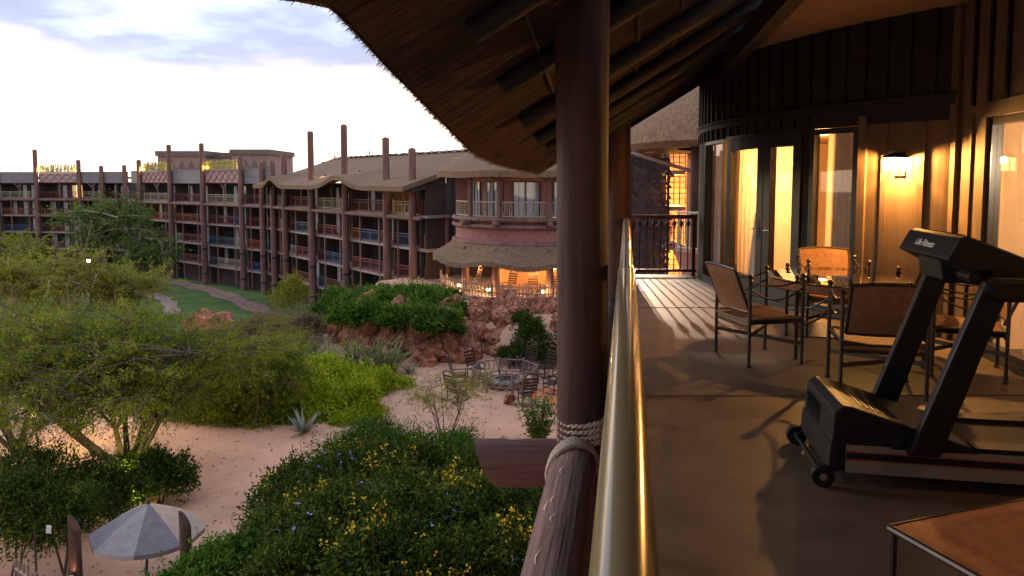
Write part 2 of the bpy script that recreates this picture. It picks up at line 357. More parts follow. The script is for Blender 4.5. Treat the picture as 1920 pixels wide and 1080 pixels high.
# straight wall (parallel to the balcony rail) with sliding door
def SW(Z, off, z): return Vector((3.515+.157*Z+off, Z, z))
def sbox(b, Z0, Z1, o0, o1, z0, z1):
    p = [SW(Z0, o0, 0).xy, SW(Z0, o1, 0).xy, SW(Z1, o1, 0).xy, SW(Z1, o0, 0).xy]
    return b.poly([tuple(q) for q in p], z0, z1)
OZ0, OZ1 = 4.3, 7.02
LP('wall', sbox(sbox(sbox(MB(), OZ1, 7.72, 0, .14, DZ, HEAD+.05), -6, OZ0, 0, .14, DZ, HEAD+.05), -6, 7.72, 0.001, .139, HEAD+.051, SOF+.3), 'wall_board')
LP('window_header', sbox(MB(), OZ0-.12, OZ1+.13, -.035, -.001, HEAD+.02, HEAD+.16), 'wall_board')
LP('window_casing', sbox(MB(), OZ1+.01, OZ1+.12, -.03, -.001, DZ, HEAD+.019), 'wall_board')
LP('window_casing', sbox(MB(), OZ0-.11, OZ0-.01, -.03, -.001, DZ, HEAD+.019), 'wall_board')
for i in range(42):
    Z = -5.8+i*.32
    for z0, z1 in ((HEAD+.162, SOF), (DZ+.1, HEAD+.05)):
        if z0 < 9 and OZ0-.15 < Z < OZ1+.15: continue
        LP('batten', sbox(MB(), Z, Z+.05, -.026, .002, z0, z1), 'wall_board' if z0 < 9 else 'dark_wood')
fr = LP('sliding_door', sbox(sbox(sbox(sbox(MB(), OZ1-.06, OZ1, 0, .1, DZ+.05, HEAD+.02), OZ0, OZ0+.06, 0, .1, DZ+.05, HEAD+.02), OZ0+.06, OZ1-.06, 0.002, .098, HEAD-.06, HEAD+.018), OZ0+.06, OZ1-.06, .002, .098, DZ+.05, DZ+.13), 'black_frame')
sbox(MB(), OZ0+.06, OZ1-.06, .046, .052, DZ+.13, HEAD-.06).build('pane', 'glass').parent = fr
bpy.data.objects['pane']
for o in list(fr.children): o.matrix_parent_inverse = Matrix.Identity(4)
# sub-parts share their parent's coordinates (parent already holds the world offset)
LP('threshold', sbox(MB(), OZ0, OZ1, -.03, .12, DZ-.003, DZ+.05), 'black_frame')
LP('corner_board', MB().box(CORN.x-.06, CORN.x+.05, CORN.y-.05, CORN.y+.07, DZ, SOF), 'wall_board')
LP('wall', MB().poly([tuple(p) for p in (RV(-2.6, .9, 0).xy, RV(-2.6, 4.4, 0).xy, RV(-2.45, 4.4, 0).xy, RV(-2.45, .9, 0).xy)], DZ, SOF+.3), 'wall_board')  # unseen end wall added behind the camera to block sky light from behind
# rooms behind
mat('room', (.55, .36, .2), (.5, .33, .18), .9, 2)
LP('room_wall', MB().arcbox(TC, a_far, a_corner-.03, TR-2.6, TR-2.5, DZ, SOF), 'room')
LP('room_end_wall', MB().arcbox(TC, a_far-.02, a_far-.002, TR-2.6, TR-.001, DZ, SOF), 'room'); LP('room_end_wall', MB().arcbox(TC, a_corner-.029, a_corner-.012, TR-2.6, TR-.13, DZ, SOF), 'room')
LP('room_ceiling', MB().arcbox(TC, a_far, a_corner-.03, TR-2.5, TR-.13, HEAD+.12, HEAD+.16), 'room')
LP('room_wall', sbox(MB(), 1.5, 7.3, 2.2, 2.3, DZ, SOF), 'room'); LP('room_ceiling', sbox(MB(), 1.5, 7.3, .15, 2.2, HEAD+.12, HEAD+.16), 'room')
LP('room_wall', sbox(MB(), 7.22, 7.3, .15, 2.2, DZ, HEAD+.12), 'room'); LP('room_wall', sbox(MB(), 1.5, 1.58, .15, 2.2, DZ, HEAD+.12), 'room')
rl = lamp('room_light', (0, 0, 0), 300, (1, .47, .13), .12); rl.location = TP((aD0+aD1)/2-.04, TR-1.1, 9.6)
rl2 = lamp('room_light', (0, 0, 0), 170, (1, .74, .46), .12); rl2.location = SW(5.2, 1.2, 9.7)
# curtains
def curtain(label, fn, z0, z1, amp, folds, gather=None, n=90, m='curtain'):
    b = MB()
    def g(s, t):
        z = z0+(z1-z0)*t
        if gather: s = gather(s, t)
        return fn(s, amp*math.sin(s*folds*6.283+.6*math.sin(3*t))*(1-.4*t), z)
    b.grid(g, n, 14); o = b.build('curtain', m, smooth=True); tag(o, label, 'curtain'); return o
arcf = lambda a0, a1: (lambda s, off, z: TP(a0+(a1-a0)*s, TR-.17+off, z))
curtain('sheer lamplit curtain behind the left leaf of the french door', arcf(aD0+.01, aDm-.006), DZ+.1, HEAD, .03, 7)
curtain('sheer lamplit curtain behind the right leaf of the french door', arcf(aDm+.006, aD1-.005), DZ+.1, HEAD, .03, 7)
curtain('narrow pale curtain behind the slim side window by the french door', arcf(aS0+.004, aS1), DZ+.1, HEAD, .025, 4, m='drape')
curtain('long grey-white curtain in the window between french door and wall lantern', arcf(aW0+.036, aW1), DZ+.1, HEAD, .03, 8, m='drape')
curtain('narrow glowing sheer showing past the edge of the grey-white window curtain', lambda s, off, z: TP(aW0+.005+.05*s, TR-.26+off, z), DZ+.1, HEAD, .02, 3)
curtain('tied-back white drape in the left leaf of the french door', lambda s, off, z: TP(aD0+(aDm-aD0)*(.80+.18*s-.30*(1-s)*max(0, min(1, (9.5-z)/1.5))**.8), TR-.085+off*.4, z), DZ+.1, 9.55, .02, 4, m='drape')
curtain('cream curtain behind the sliding door beside the treadmill', lambda s, off, z: SW(OZ0+.1+(OZ1-.55-OZ0)*s, .2+off, z), DZ+.1, HEAD, .04, 13)
# --- soffit
LP('soffit', MB().poly([tuple(p) for p in (RV(-6, 1.6, 0).xy, (7.5, -6), (7.5, 12.9), RV(12.9, 1.6, 0).xy)], SOF, SOF+.08), 'soffit')
LP('soffit_beam', MB().bar(RV(-6, 1.55, SOF-.02), RV(13.2, 1.55, SOF-.02), .16, .3), 'dark_wood')
# --- thatched roof
EPX = [(480, 0), (560, 8), (620, 20), (650, 50), (680, 82), (720, 125), (760, 165), (800, 205), (830, 235), (860, 265), (880, 285), (900, 298), (930, 310), (960, 318), (985, 323)]
EZ = [-6, 1]; EH = [.62, .74]
for x_, y_ in EPX:
    d_ = ray(x_, y_); k_ = 1.636/(.159-d_.x/d_.y); EZ.append(k_); EH.append(d_.z/d_.y*k_)
EZ.append(13.6); EH.append(.12)
def eave(Z): return EYE+float(np.interp(Z, EZ, EH))+.01
RS = .62
def roofp(Z, v, up=0): return RV(Z, v, eave(Z)+RS*(v+1.64)+up)
rb = MB()
rb.grid(lambda s, t: roofp(-6+19.5*s, -1.62+3.5*t), 160, 8); 
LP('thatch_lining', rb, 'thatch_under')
rb = MB(); rb.grid(lambda s, t: roofp(-6+19.5*s, -1.66+3.6*t, .22+.22*t), 160, 8)
rb.grid(lambda s, t: roofp(-6+19.5*s, -1.64, .22*t), 160, 1); rb.grid(lambda s, t: roofp(13.5, -1.64+3.6*s, .4*t), 8, 1)
LP('thatch_roof', rb, 'thatch')
# straw fringe on the eave and under the lining
def fringe(n, fn, m='thatch_under', name='straw_fringe'):
    V = []; Fc = []
    for i in range(n):
        p, d, wd = fn(); a = d.cross(Vector((rng.normal(), rng.normal(), rng.normal()))).normalized()*wd
        k = len(V); V += [p-a, p+a, p+d]; Fc.append((k, k+1, k+2))
    b = MB(); b.v = [tuple(v) for v in V]; b.f = Fc
    o = LP(name, b, m); o['kind'] = 'stuff'; return o
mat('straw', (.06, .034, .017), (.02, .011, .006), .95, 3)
def ef():
    Z = -1+14.6*rng.random()**1.3; edge_ = rng.random() < .62; v = -1.645+abs(rng.normal())*(.018 if edge_ else .18)
    p = roofp(Z, v, .02+rng.random()*.2*(v < -1.6)); l = ((.03+.06*rng.random()**1.5) if edge_ else (.015+.03*rng.random()))*min(1, Z/9+.3)
    return p, Vector((-.7*l+rng.normal()*.010, rng.normal()*.012, -.75*l*rng.uniform(.3, 1.1))), .003+.003*rng.random()
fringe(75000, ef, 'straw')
def uf():
    Z = 1+12.5*rng.random(); l = .08+.14*rng.random(); v = -1.6+l*.9+2.6*rng.random()**1.6
    p = roofp(Z, v, .005)
    return p, Vector((-l*.85, rng.normal()*.03, -l*.85*RS-rng.random()*.012)), .003+.002*rng.random()
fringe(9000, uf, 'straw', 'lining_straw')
# rafters and battens
for i in range(13):
    Z = -1.0+i*1.2
    log('rafter', roofp(Z, -1.08, -.10), roofp(Z, 1.75, -.10), .085, .10, 'dark_wood', lodge, True, i, n=10)
for k in range(6):
    v = -.75+.42*k
    log('purlin', roofp(-2, v, -.02)+Vector((0, 0, 0)), roofp(3.2, v, -.02), .018, .018, 'log_wood', lodge, True, k, n=6)
    pts_ = [roofp(2.6+.9*j, v, -.022) for j in range(13)]
    LP('purlin', MB().tube(pts_, .018, 6), 'log_wood')
log('eave_beam', RV(5.9, -.36, 10.92), RV(13.2, -.33, 10.45), .12, .12, 'dark_wood', lodge, True, 5, n=10)
# --- posts, edge log, stub log, rope
CZ = 5.9
log('log_column', RV(CZ, -.34, 0), RV(CZ-.02, -.37, 11.15), .172, .215, 'log_wood', lodge, True, 3, n=20, wob=.06)
log('log_column', RV(12.95, -.16, 0), RV(12.95, -.16, 10.7), .24, .22, 'log_wood', lodge, True, 5, n=18)
log('log_column', RV(-1.2, -.34, 0), RV(-1.2, -.34, 11.15), .19, .24, 'log_wood', lodge, True, 6, n=18)
EL = log('edge_log', RV(-5, -.41, 7.22), RV(CZ+.5, -.40, 7.22), .185, .18, 'log_grey', lodge, True, 9, n=22)
log('edge_log', RV(CZ+.7, -.30, 7.22), RV(12.9, -.28, 7.22), .16, .15, 'log_wood', lodge, True, 10, n=16)
# stub log, slant-cut end
b = MB(); n = 22; rr = .2; c0 = RV(6.0, -.40, 7.10); k = 0
for i, (xx) in enumerate((0.0, -.3)):
    for j in range(n): t = 6.2832*j/n; b.v.append((c0.x+.10+xx*.5, c0.y+rr*math.cos(t), c0.z+rr*math.sin(t)))
for j in range(n): t = 6.2832*j/n; b.v.append((c0.x-.60-.28*math.sqrt(max(0, .5+.5*math.sin(t)))+.0, c0.y+rr*math.cos(t)*1.0, c0.z+rr*math.sin(t)))
for i in range(2):
    for j in range(n): b.f.append((i*n+j, i*n+(j+1) % n, i*n+n+(j+1) % n, i*n+n+j))
b.f.append(tuple(range(2*n, 3*n)))
mat('log_stub', (.17, .092, .075), (.06, .03, .024), .9, 16, (.06, 1, 1), bump=.9, bscale=26, spec=.12, lo=.25, hi=.7, bd=.015)
LP('stub_log', b, 'log_stub', smooth=True)
mat('chalk', (.55, .5, .5), (.35, .31, .3), .9, 20)
def stain(axis, d, r, ang0, l, wd):      # thin chalky streak lying on a log
    d = d.normalized(); a = d.cross(Vector((0, 0, 1))).normalized(); u = a.cross(d); b = MB(); k = 5
    for i in range(k+1):
        for sd_ in (-1, 1):
            t = i/k; an = ang0+sd_*wd*math.sin(math.pi*min(.97, max(.06, t)))*rng.uniform(.5, 1.2)/r+.08*math.sin(4*t)
            b.v.append(tuple(axis+d*l*(t-.5)+(a*math.cos(an)+u*math.sin(an))*(r+.004)))
    for i in range(k): b.f.append((2*i, 2*i+1, 2*i+3, 2*i+2))
    LP('chalk_streak', b, 'chalk')
ld_ = Vector((.159, 1, 0))
for zz, an, l, wd in ((4.55, 2.1, .16, .006), (4.62, 1.9, .10, .005), (4.35, 1.75, .12, .004), (3.9, 1.95, .2, .004), (5.1, 1.8, .14, .004), (3.6, 1.5, .25, .003)): stain(RV(zz, -.408, 7.22), ld_, .188, an, l, wd)
for xx, an, l, wd in ((-.72, 1.25, .16, .03), (-.62, 1.0, .12, .02), (-.48, 1.15, .10, .018), (-.36, .9, .08, .012), (-.66, .6, .14, .012), (-.55, 1.5, .2, .01)): stain(c0+Vector((xx, 0, 0)), Vector((-1, 0, 0)), .202, an, l, wd)
rp = MB()
def rope_pt(t, r, ph): return RV(CZ, -.345, 0)+Vector((r*math.cos(t), r*math.sin(t), 0))
for kk in range(4):
    pts_ = []; z0 = 7.36+.052*kk
    for i in range(37):
        t = i/36*6.2832; p = rope_pt(t, .19+.012, 0); p.z = z0+.02*math.sin(t*1+1)+.03*i/36; pts_.append(p)
    for ph in (0, 2.09, 4.19):
        q = [pp+Vector((.014*math.cos(i*1.7+ph)*math.cos(i/36*6.28), .014*math.cos(i*1.7+ph)*math.sin(i/36*6.28), .014*math.sin(i*1.7+ph))) for i, pp in enumerate(pts_)]
        rp.tube(q, .017, 7)
LP('rope_lashing', rp, 'rope', smooth=True)
rp = MB()
for kk in range(4):
    pts_ = []
    for i in range(25):
        t = i/24*6.2832; pts_.append(RV(CZ-.34+.05*kk+.02*math.sin(t), -.41, 7.22)+Vector((.2*math.cos(t), .10*math.cos(t+.4), .2*math.sin(t))))
    rp.tube(pts_, .024, 7)
LP('rope_lashing', rp, 'rope', smooth=True)
# --- balcony railing
rail = thing('balcony_railing', 'long tan tube handrail on red balusters along the balcony edge', 'railing', tuple(RV(4, 0, DZ)))
RT = 8.81
RP = lambda name, mb, m, **k: mb.build(name, m, rail, world=True, **k)
RP('handrail', MB().tube([RV(z, 0, RT) for z in (-6, 0, 3, 5.35)], .062, 28), 'rail_paint', smooth=True)
RP('handrail', MB().tube([RV(z, 0, RT) for z in (5.36, 9, 12.88)], .057, 28), 'rail_paint', smooth=True)
RP('rail_collar', MB().tube([RV(z, 0, RT) for z in (5.30, 5.42)], .066, 28), 'rail_paint', smooth=True)
RP('bottom_rail', MB().bar(RV(-6, 0, DZ+.12), RV(12.9, 0, DZ+.12), .04, .04), 'rail_red')
bme = MB().tube([(0, 0, .1), (0, 0, .99)], .011, 6).mesh('baluster', 'rail_red'); pme = MB().box(-.03, .03, -.03, .03, 0, .99).mesh('rail_post', 'rail_red')
for i in range(145):
    Z = -5.9+i*.13
    obj('rail_post' if i % 14 == 0 else 'baluster', pme if i % 14 == 0 else bme, rail, True, RV(Z, 0, DZ))
rail2 = thing('end_railing', 'dark red balustrade closing the far end of the balcony', 'railing', tuple(RV(12.95, .6, DZ)))
ez = 12.92; x0 = RX(ez)+.06; x1 = A.x+.02
RP2 = lambda name, mb, m: mb.build(name, m, rail2, world=True)
RP2('handrail', MB().box(x0, x1, ez-.045, ez+.045, DZ+1.03, DZ+1.10), 'rail_red'); RP2('bottom_rail', MB().box(x0, x1, ez-.03, ez+.03, DZ+.07, DZ+.12), 'rail_red')
b2 = MB().lathe([(.011, .1), (.011, .88), (.034, .915), (.04, .94), (.034, .965), (.011, 1.0), (.011, 1.03)], 8).mesh('baluster', 'rail_red', True)
for i in range(9): obj('baluster', b2, rail2, True, (x0+.06+(x1-x0-.22)*i/8, ez, DZ))
RP2('rail_post', MB().box(x1-.09, x1-.03, ez-.035, ez+.035, DZ, DZ+1.1), 'rail_red'); RP2('rail_post', MB().box(x0-.02, x0+.035, ez-.035, ez+.035, DZ, DZ+1.1), 'rail_red')
# --- wall lanterns
def sconce(label, p, nrm, energy):
    t = thing('wall_lantern', label, 'lamp', tuple(p), math.atan2(nrm.y, nrm.x))
    MB().box(0, .02, -.06, .06, -.1, .16).build('back_plate', 'iron', t)
    b = MB(); b.lathe([(.175, .1), (.18, .105), (.07, .145), (.01, .155)], 4, (.13, 0, 0)).build('lantern_cap', 'iron', t)
    MB().bar((0, 0, .13), (.13, 0, .13), .025).build('arm', 'iron', t)
    b = MB()
    for sx, sy in ((-1, -1), (-1, 1), (1, -1), (1, 1)): b.box(.13+sx*.09-.004, .13+sx*.09+.004, sy*.09-.004, sy*.09+.004, -.05, .1)
    for z in (-.05, .03): b.box(.04, .22, -.094, -.087, z-.003, z+.003); b.box(.04, .22, .087, .094, z-.003, z+.003); b.box(.217, .224, -.094, .094, z-.003, z+.003)
    b.build('lantern_cage', 'iron', t)
    MB().box(.045, .215, -.085, .085, -.045, .095).build('lantern_glass', 'lantern_glass', t)
    lamp('lantern_light', (.13, 0, .07), energy, (1, .46, .11), .03, t)
    return t
m = emit('lantern_glass', (1, .55, .16), 9.0); tt = m.node_tree; mo = tt.nodes['Material Output'] if 'Material Output' in tt.nodes else [n for n in tt.nodes if n.type == 'OUTPUT_MATERIAL'][0]
em = [n for n in tt.nodes if n.type == 'EMISSION'][0]; trn = tt.nodes.new('ShaderNodeBsdfTransparent'); ms = tt.nodes.new('ShaderNodeMixShader'); ms.inputs[0].default_value = .45
tt.links.new(trn.outputs[0], ms.inputs[1]); tt.links.new(em.outputs[0], ms.inputs[2]); tt.links.new(ms.outputs[0], mo.inputs[0])
al = ang(1684); nv = Vector((math.cos(al), math.sin(al), 0))
sconce('lit iron wall lantern on the boards between window and corner', TP(al, TR, EYE+.16), nv, 540)
sconce('lit iron wall lantern on the straight wall past the sliding door', SW(2.7, 0, EYE+.2), Vector((-.9876, .157, 0)), 42)
# ================================================================ balcony furniture
def strut(b, p, q, r): return b.tube([p, q], r, 8)
def make_chair():
    t = thing('patio_chair', '', 'chair')
    W, D, H = .31, .27, .82; mesh_leg = MB()
    mesh_leg.lathe([(.026, 0), (.026, .012), (.0165, .022), (.0165, H-.03), (.025, H-.022), (.014, H-.012), (.026, H+.005), (.026, H+.02), (.010, H+.034)], 10)
    me = mesh_leg.mesh('leg', 'bronze', True)
    for sx in (-1, 1):
        for sy in (-1, 1): obj('leg', me, t, loc=(sx*W, sy*D, 0))
    b = MB(); s = MB()
    s.grid(lambda u, v: ((u-.5)*2*(W-.02), (v-.5)*2*(D+.0), .44-.03*(1-(2*u-1)**2)+.012*math.cos(v*3.1)), 10, 6); s.grid(lambda u, v: ((u-.5)*2*(W-.02), (v-.5)*2*(D), .385-.03*(1-(2*u-1)**2)), 10, 6)
    for v in (0, 1): s.grid(lambda u, q: ((u-.5)*2*(W-.02), (v-.5)*2*D, .385+.067*q-.03*(1-(2*u-1)**2)), 10, 1)
    s.build('seat', 'woven', t, smooth=True)
    f = MB()
    for sx in (-1, 1): f.tube([(sx*(W-.012), -D, .43), (sx*(W-.012), D, .43)], .014, 8)
    for sy in (-1, 1): f.tube([(-W, sy*D, .415), (W, sy*D, .415)], .012, 8)
    f.build('seat_frame', 'bronze', t)
    # backrest: panel tilted, behind rear legs (rear is +y)
    bz0, bz1, by0, by1 = .50, .90, D-.03, D+.13
    def bp(u, v, o=0): return ((u-.5)*2*(W-.035), by0+(by1-by0)*v+o-.03*(1-(2*u-1)**2)*-1, bz0+(bz1-bz0)*v+.02*(1-(2*u-1)**2)*v)
    s = MB(); s.grid(lambda u, v: bp(u, v, 0), 10, 8); s.grid(lambda u, v: bp(u, v, .018), 10, 8); 
    bk = s.build('backrest', 'woven', t, smooth=True)
    f = MB(); f.tube([bp(u, 1, .009) for u in np.linspace(0, 1, 11)], .015, 8); f.tube([bp(u, 0, .009) for u in np.linspace(0, 1, 11)], .015, 8); f.tube([bp(0, v, .009) for v in (0, .5, 1)], .015, 8); f.tube([bp(1, v, .009) for v in (0, .5, 1)], .015, 8)
    f.build('back_frame', 'bronze', bk)
    for sx in (-1, 1):
        a = MB()
        for dz, dr in ((0, .05), (-.07, .11)):
            a.tube([(sx*W, D-(2*D)*q, .79+dz-dr*math.sin(q*math.pi)) for q in np.linspace(0, 1, 11)], .008, 6)
        a.build('arm', 'bronze', t, smooth=True)
    for sx in (-1, 1):
        c = MB(); z_ = .235+.022*sx; c.bar((sx*W, -D, z_-.02), (-sx*W, D, z_+.03), .010, .036); c.build('stretcher', 'bronze', t)
    c = MB(); c.bar((-W, D, .36), (W, D, .36), .012, .03); c.build('stretcher', 'bronze', t)
    return t
chair0 = make_chair(); first = [True]
def chair(label, x, y, face):      # face: direction the sitter looks (world angle); front of mesh is -y
    c = chair0 if first[0] else copy_tree(chair0); first[0] = False
    c.location = (x, y, DZ); c.rotation_euler = (0, 0, face+math.pi/2); c['label'] = label; c['group'] = 'woven chairs round the glass table'; return c
chair('woven patio chair at the table on the side of the balcony rail', 2.37, 6.86, R(12))
cf = chair('woven patio chair at the table with the treadmill right in front of it', 2.98, 5.82, R(76))
chair('woven patio chair across the table, backed by the tall window', 3.60, 8.05, R(-100))
chair('woven patio chair at the table beside the sliding door', 4.06, 6.35, R(152))
mat('tag_white', (.6, .56, .52), rough=.8)
MB().box(-.08, .08, -.004, .004, .29, .40).build('care_tag', 'tag_white', cf)
tb = thing('patio_table', 'round glass-topped table with woven rim and iron legs', 'table', (3.40, 7.18, DZ), .5)
TRr = .79
MB().lathe([(TRr-.03, .735), (TRr-.01, .737), (TRr-.008, .747), (TRr-.02, .75)], 64).build('glass_top', 'table_glass', tb, smooth=True)
b = MB(); n = 64
b.lathe([(TRr-.045, .655), (TRr, .655), (TRr+.004, .69), (TRr, .733), (TRr-.045, .733), (TRr-.045, .655)], n, cap=False).build('rim', 'woven', tb, smooth=True)
b = MB(); b.lathe([(TRr+.006, .728), (TRr+.012, .735), (TRr+.006, .742), (TRr-.006, .742), (TRr-.006, .728)], n, cap=False); b.lathe([(TRr+.006, .648), (TRr+.012, .654), (TRr-.02, .654), (TRr-.02, .648)], n, cap=False); b.build('rim_band', 'bronze', tb, smooth=True)
lm = MB().lathe([(.027, 0), (.027, .012), (.018, .02), (.018, .74), (.026, .752), (.014, .765), (.027, .785), (.02, .80), (.006, .807)], 10).mesh('leg', 'bronze', True)
for k in range(4):
    a = k*math.pi/2; c_, s_ = math.cos(a), math.sin(a)
    obj('leg', lm, tb, loc=((TRr+.0)*c_*.98, (TRr)*s_*.98, 0))
    MB().tube([((TRr-.02)*c_, (TRr-.02)*s_, .3), (.45*c_, .45*s_, .36), (.22*c_, .22*s_, .5), (.3*c_, .3*s_, .62), (.5*c_, .5*s_, .655)], .011, 8).build('scroll_brace', 'bronze', tb, smooth=True)
    a2 = a+math.pi/2
    MB().bar((TRr*.97*c_, TRr*.97*s_, .22), (TRr*.97*math.cos(a2), TRr*.97*math.sin(a2), .22), .02, .01).build('stretcher', 'bronze', tb)
# treadmill -------------------------------------------------------
mat('tm_black', (.007, .0065, .007), (.005, .0048, .005), .55, 10, spec=.3, bump=.08, bscale=220, bd=.002)
mat('tm_beige', (.20, .165, .125), (.17, .14, .105), .42, 4, spec=.45); mat('tm_red', (.35, .03, .025), rough=.4); mat('tm_belt', (.02, .017, .015), (.014, .012, .011), .75, 40, bump=.2)
mat('tm_text', (.75, .75, .75), (.7, .7, .7), .5)
w0 = atz(1533, 909, DZ); w1 = atz(1487, 833, DZ); mid = (w0+w1)/2; wd = (w1-w0); rz = math.atan2(wd.y, wd.x)-math.pi/2
tm = thing('treadmill', 'black treadmill with beige side rails and slanted uprights on the balcony', 'treadmill', tuple(mid), rz)
HW = .33
b = MB()
b.prism([(.10, .09), (.06, .2), (.075, .42), (.12, .46), (.17, .455), (.78, .265), (.80, .22), (.80, .12), (.2, .085)], -HW+.005, HW-.005).build('motor_hood', 'tm_black', tm, bevel=.012)
b = MB(); b.prism([(.055, .245), (.045, .10), (.10, .085), (.105, .25)], -HW-.012, HW+.012).build('front_bumper', 'tm_black', tm, bevel=.008)
g = MB()
for i in range(9): g.prism([(.064+.0001*i, .262+.014*i), (.0655+.0006*i, .262+.014*i), (.0675, .268+.014*i), (.058, .268+.014*i)], -.05, HW-.07)
g.build('front_grille', 'iron', tm)
g = MB()
for i in range(7):
    x = .24+.03*i; z = .455-(x-.17)*.311; g.box(x, x+.010, -HW+.1, HW-.1, z-.02, z+.004)
g.build('vent', 'iron', tm)
for s in (-1, 1):
    y0 = s*HW; sd = -1 if s > 0 else 1
    r = MB().prism([(.14, .085), (.14, .245), (1.95, .22), (1.97, .20), (1.97, .10), (1.9, .07)], min(y0, y0-s*.075), max(y0, y0-s*.075)).build('side_rail', 'tm_beige', tm, bevel=.006)
    yy = y0+s*.003
    MB().bar((.142, yy, .185), (1.96, yy, .166), .004, .036, (0, 0, 1)).build('stripe', 'tm_black', r)
    for dz in (.021, -.021): MB().bar((.142, yy, .185+dz), (1.96, yy, .166+dz), .004, .005).build('red_line', 'tm_red', r)
    MB().box(.80, 1.9, min(y0-s*.005, y0-s*.12), max(y0-s*.005, y0-s*.12), .235, .262).build('foot_rail', 'tm_black', tm)
    u = MB(); u.prism([(.44, .22), (.60, .22), (.90, 1.15), (.78, 1.18)], min(y0+s*.002, y0+s*.062), max(y0+s*.002, y0+s*.062)); u.build('upright', 'tm_black', tm, bevel=.012)
    MB().prism([(.36, .225), (.42, .31), (.58, .31), (.80, .24), (.86, .225)], min(y0-s*.03, y0+s*.001), max(y0-s*.03, y0+s*.001)).build('upright_foot', 'tm_black', tm, bevel=.01)
    hr = MB().prism([(.78, 1.10), (.76, 1.14), (.81, 1.195), (1.6, 1.175), (1.63, 1.14), (1.6, 1.09), (.88, 1.07)], min(y0-s*.01, y0+s*.075), max(y0-s*.01, y0+s*.075)).build('handrail', 'tm_black', tm, bevel=.018)
    wh = MB(); wh.tube([(0.02, s*HW-.025, .062), (0.02, s*HW+.025, .062)], [.062, .062], 20); wobj = wh.build('wheel', 'tm_black', tm, bevel=.006)
    MB().tube([(.02, s*HW-.028, .062), (.02, s*HW+.028, .062)], .02, 12).build('hub', 'tm_beige', wobj)
    MB().bar((.02, s*(HW-.04), .065), (.12, s*(HW-.04), .12), .03, .04).build('wheel_bracket', 'tm_black', tm)
MB().tube([(.02, -HW, .062), (.02, HW, .062)], .014, 10).build('axle', 'tm_black', tm)
MB().box(.78, 1.93, -HW+.12, HW-.12, .19, .238).build('running_belt', 'tm_belt', tm)
MB().tube([(1.93, -HW+.08, .19), (1.93, HW-.08, .19)], .04, 14).build('rear_roller', 'tm_black', tm)
MB().box(1.75, 1.9, -HW+.0, -HW+.07, 0, .085).build('rear_foot', 'tm_black', tm); MB().box(1.75, 1.9, HW-.07, HW, 0, .085).build('rear_foot', 'tm_black', tm)
cn = MB().prism([(.60, 1.285), (.66, 1.40), (.70, 1.412), (1.02, 1.285), (1.03, 1.25), (.72, 1.22)], -HW-.03, HW+.03).build('console', 'tm_black', tm, bevel=.012)
MB().prism([(.74, 1.405), (.99, 1.306), (.991, 1.31), (.741, 1.41)], -.22, .22).build('display', 'dark_glass', cn)
MB().prism([(.66, 1.15), (.64, 1.27), (.80, 1.25), (.95, 1.2), (.9, 1.12)], -.16, .16).build('console_neck', 'tm_black', tm, bevel=.01)
MB().tube([(.75, -HW, 1.19), (.75, HW, 1.19)], .03, 10).build('crossbar', 'tm_black', tm)
def text_mesh(s, size, m, ext=.0015):
    cu = bpy.data.curves.new('lettering', 'FONT'); cu.body = s; cu.size = size; cu.extrude = ext; cu.align_x = 'CENTER'; cu.align_y = 'CENTER'; cu.shear = .25
    o = bpy.data.objects.new('tmp', cu); col.objects.link(o); dg = bpy.context.evaluated_depsgraph_get(); dg.update()
    me = bpy.data.meshes.new_from_object(o.evaluated_get(dg)); bpy.data.objects.remove(o); me.materials.clear(); me.materials.append(MATS[m]); return me
tx = obj('lettering', text_mesh('Life Fitness', .058, 'tm_text'), cn)
# plate of the console front: from (.60,1.285) to (.66,1.40); normal points -x and up
nrm = Vector((-.115, 0, .06)).normalized(); upv = Vector((.06, 0, .115)).normalized(); rt = upv.cross(nrm)
Mx = Matrix((rt, upv, nrm)).transposed().to_4x4(); Mx.translation = Vector((.630, .02, 1.3425))+nrm*.003; tx.matrix_local = Mx
# low woven ottoman ------------------------------------------------
o0 = atz(1668, 983, EYE-1.3); o1 = atz(1920, 935, EYE-1.3); d1 = (o1-o0).normalized(); d2 = Vector((d1.y, -d1.x, 0))
cen = o0+d1*.36+d2*.30; ot = thing('ottoman', 'low woven-top ottoman with dark metal frame in front of the treadmill', 'ottoman', (cen.x, cen.y, DZ), math.atan2(d1.y, d1.x))
b = MB(); b.grid(lambda u, v: ((u-.5)*.72, (v-.5)*.6, .395+.018*(1-(2*u-1)**4)*(1-(2*v-1)**4)), 14, 12); b.grid(lambda u, v: ((u-.5)*.72, (v-.5)*.6, .375), 4, 4)
b.build('woven_top', 'woven_orange', ot, smooth=True)
b = MB(); P4 = [(-.36, -.3, .385), (.36, -.3, .385), (.36, .3, .385), (-.36, .3, .385)]
for i in range(4): b.tube([P4[i], P4[(i+1) % 4]], .014, 8)
b.build('frame', 'bronze', ot)
for sx in (-1, 1):
    for sy in (-1, 1): MB().tube([(sx*.35, sy*.29, 0), (sx*.35, sy*.29, .38)], .015, 8).build('leg', 'bronze', ot)
b = MB()
for sy in (-1, 1): b.bar((-.35, sy*.29, .12), (.35, sy*.29, .12), .012, .02)
b.build('stretcher', 'bronze', ot)
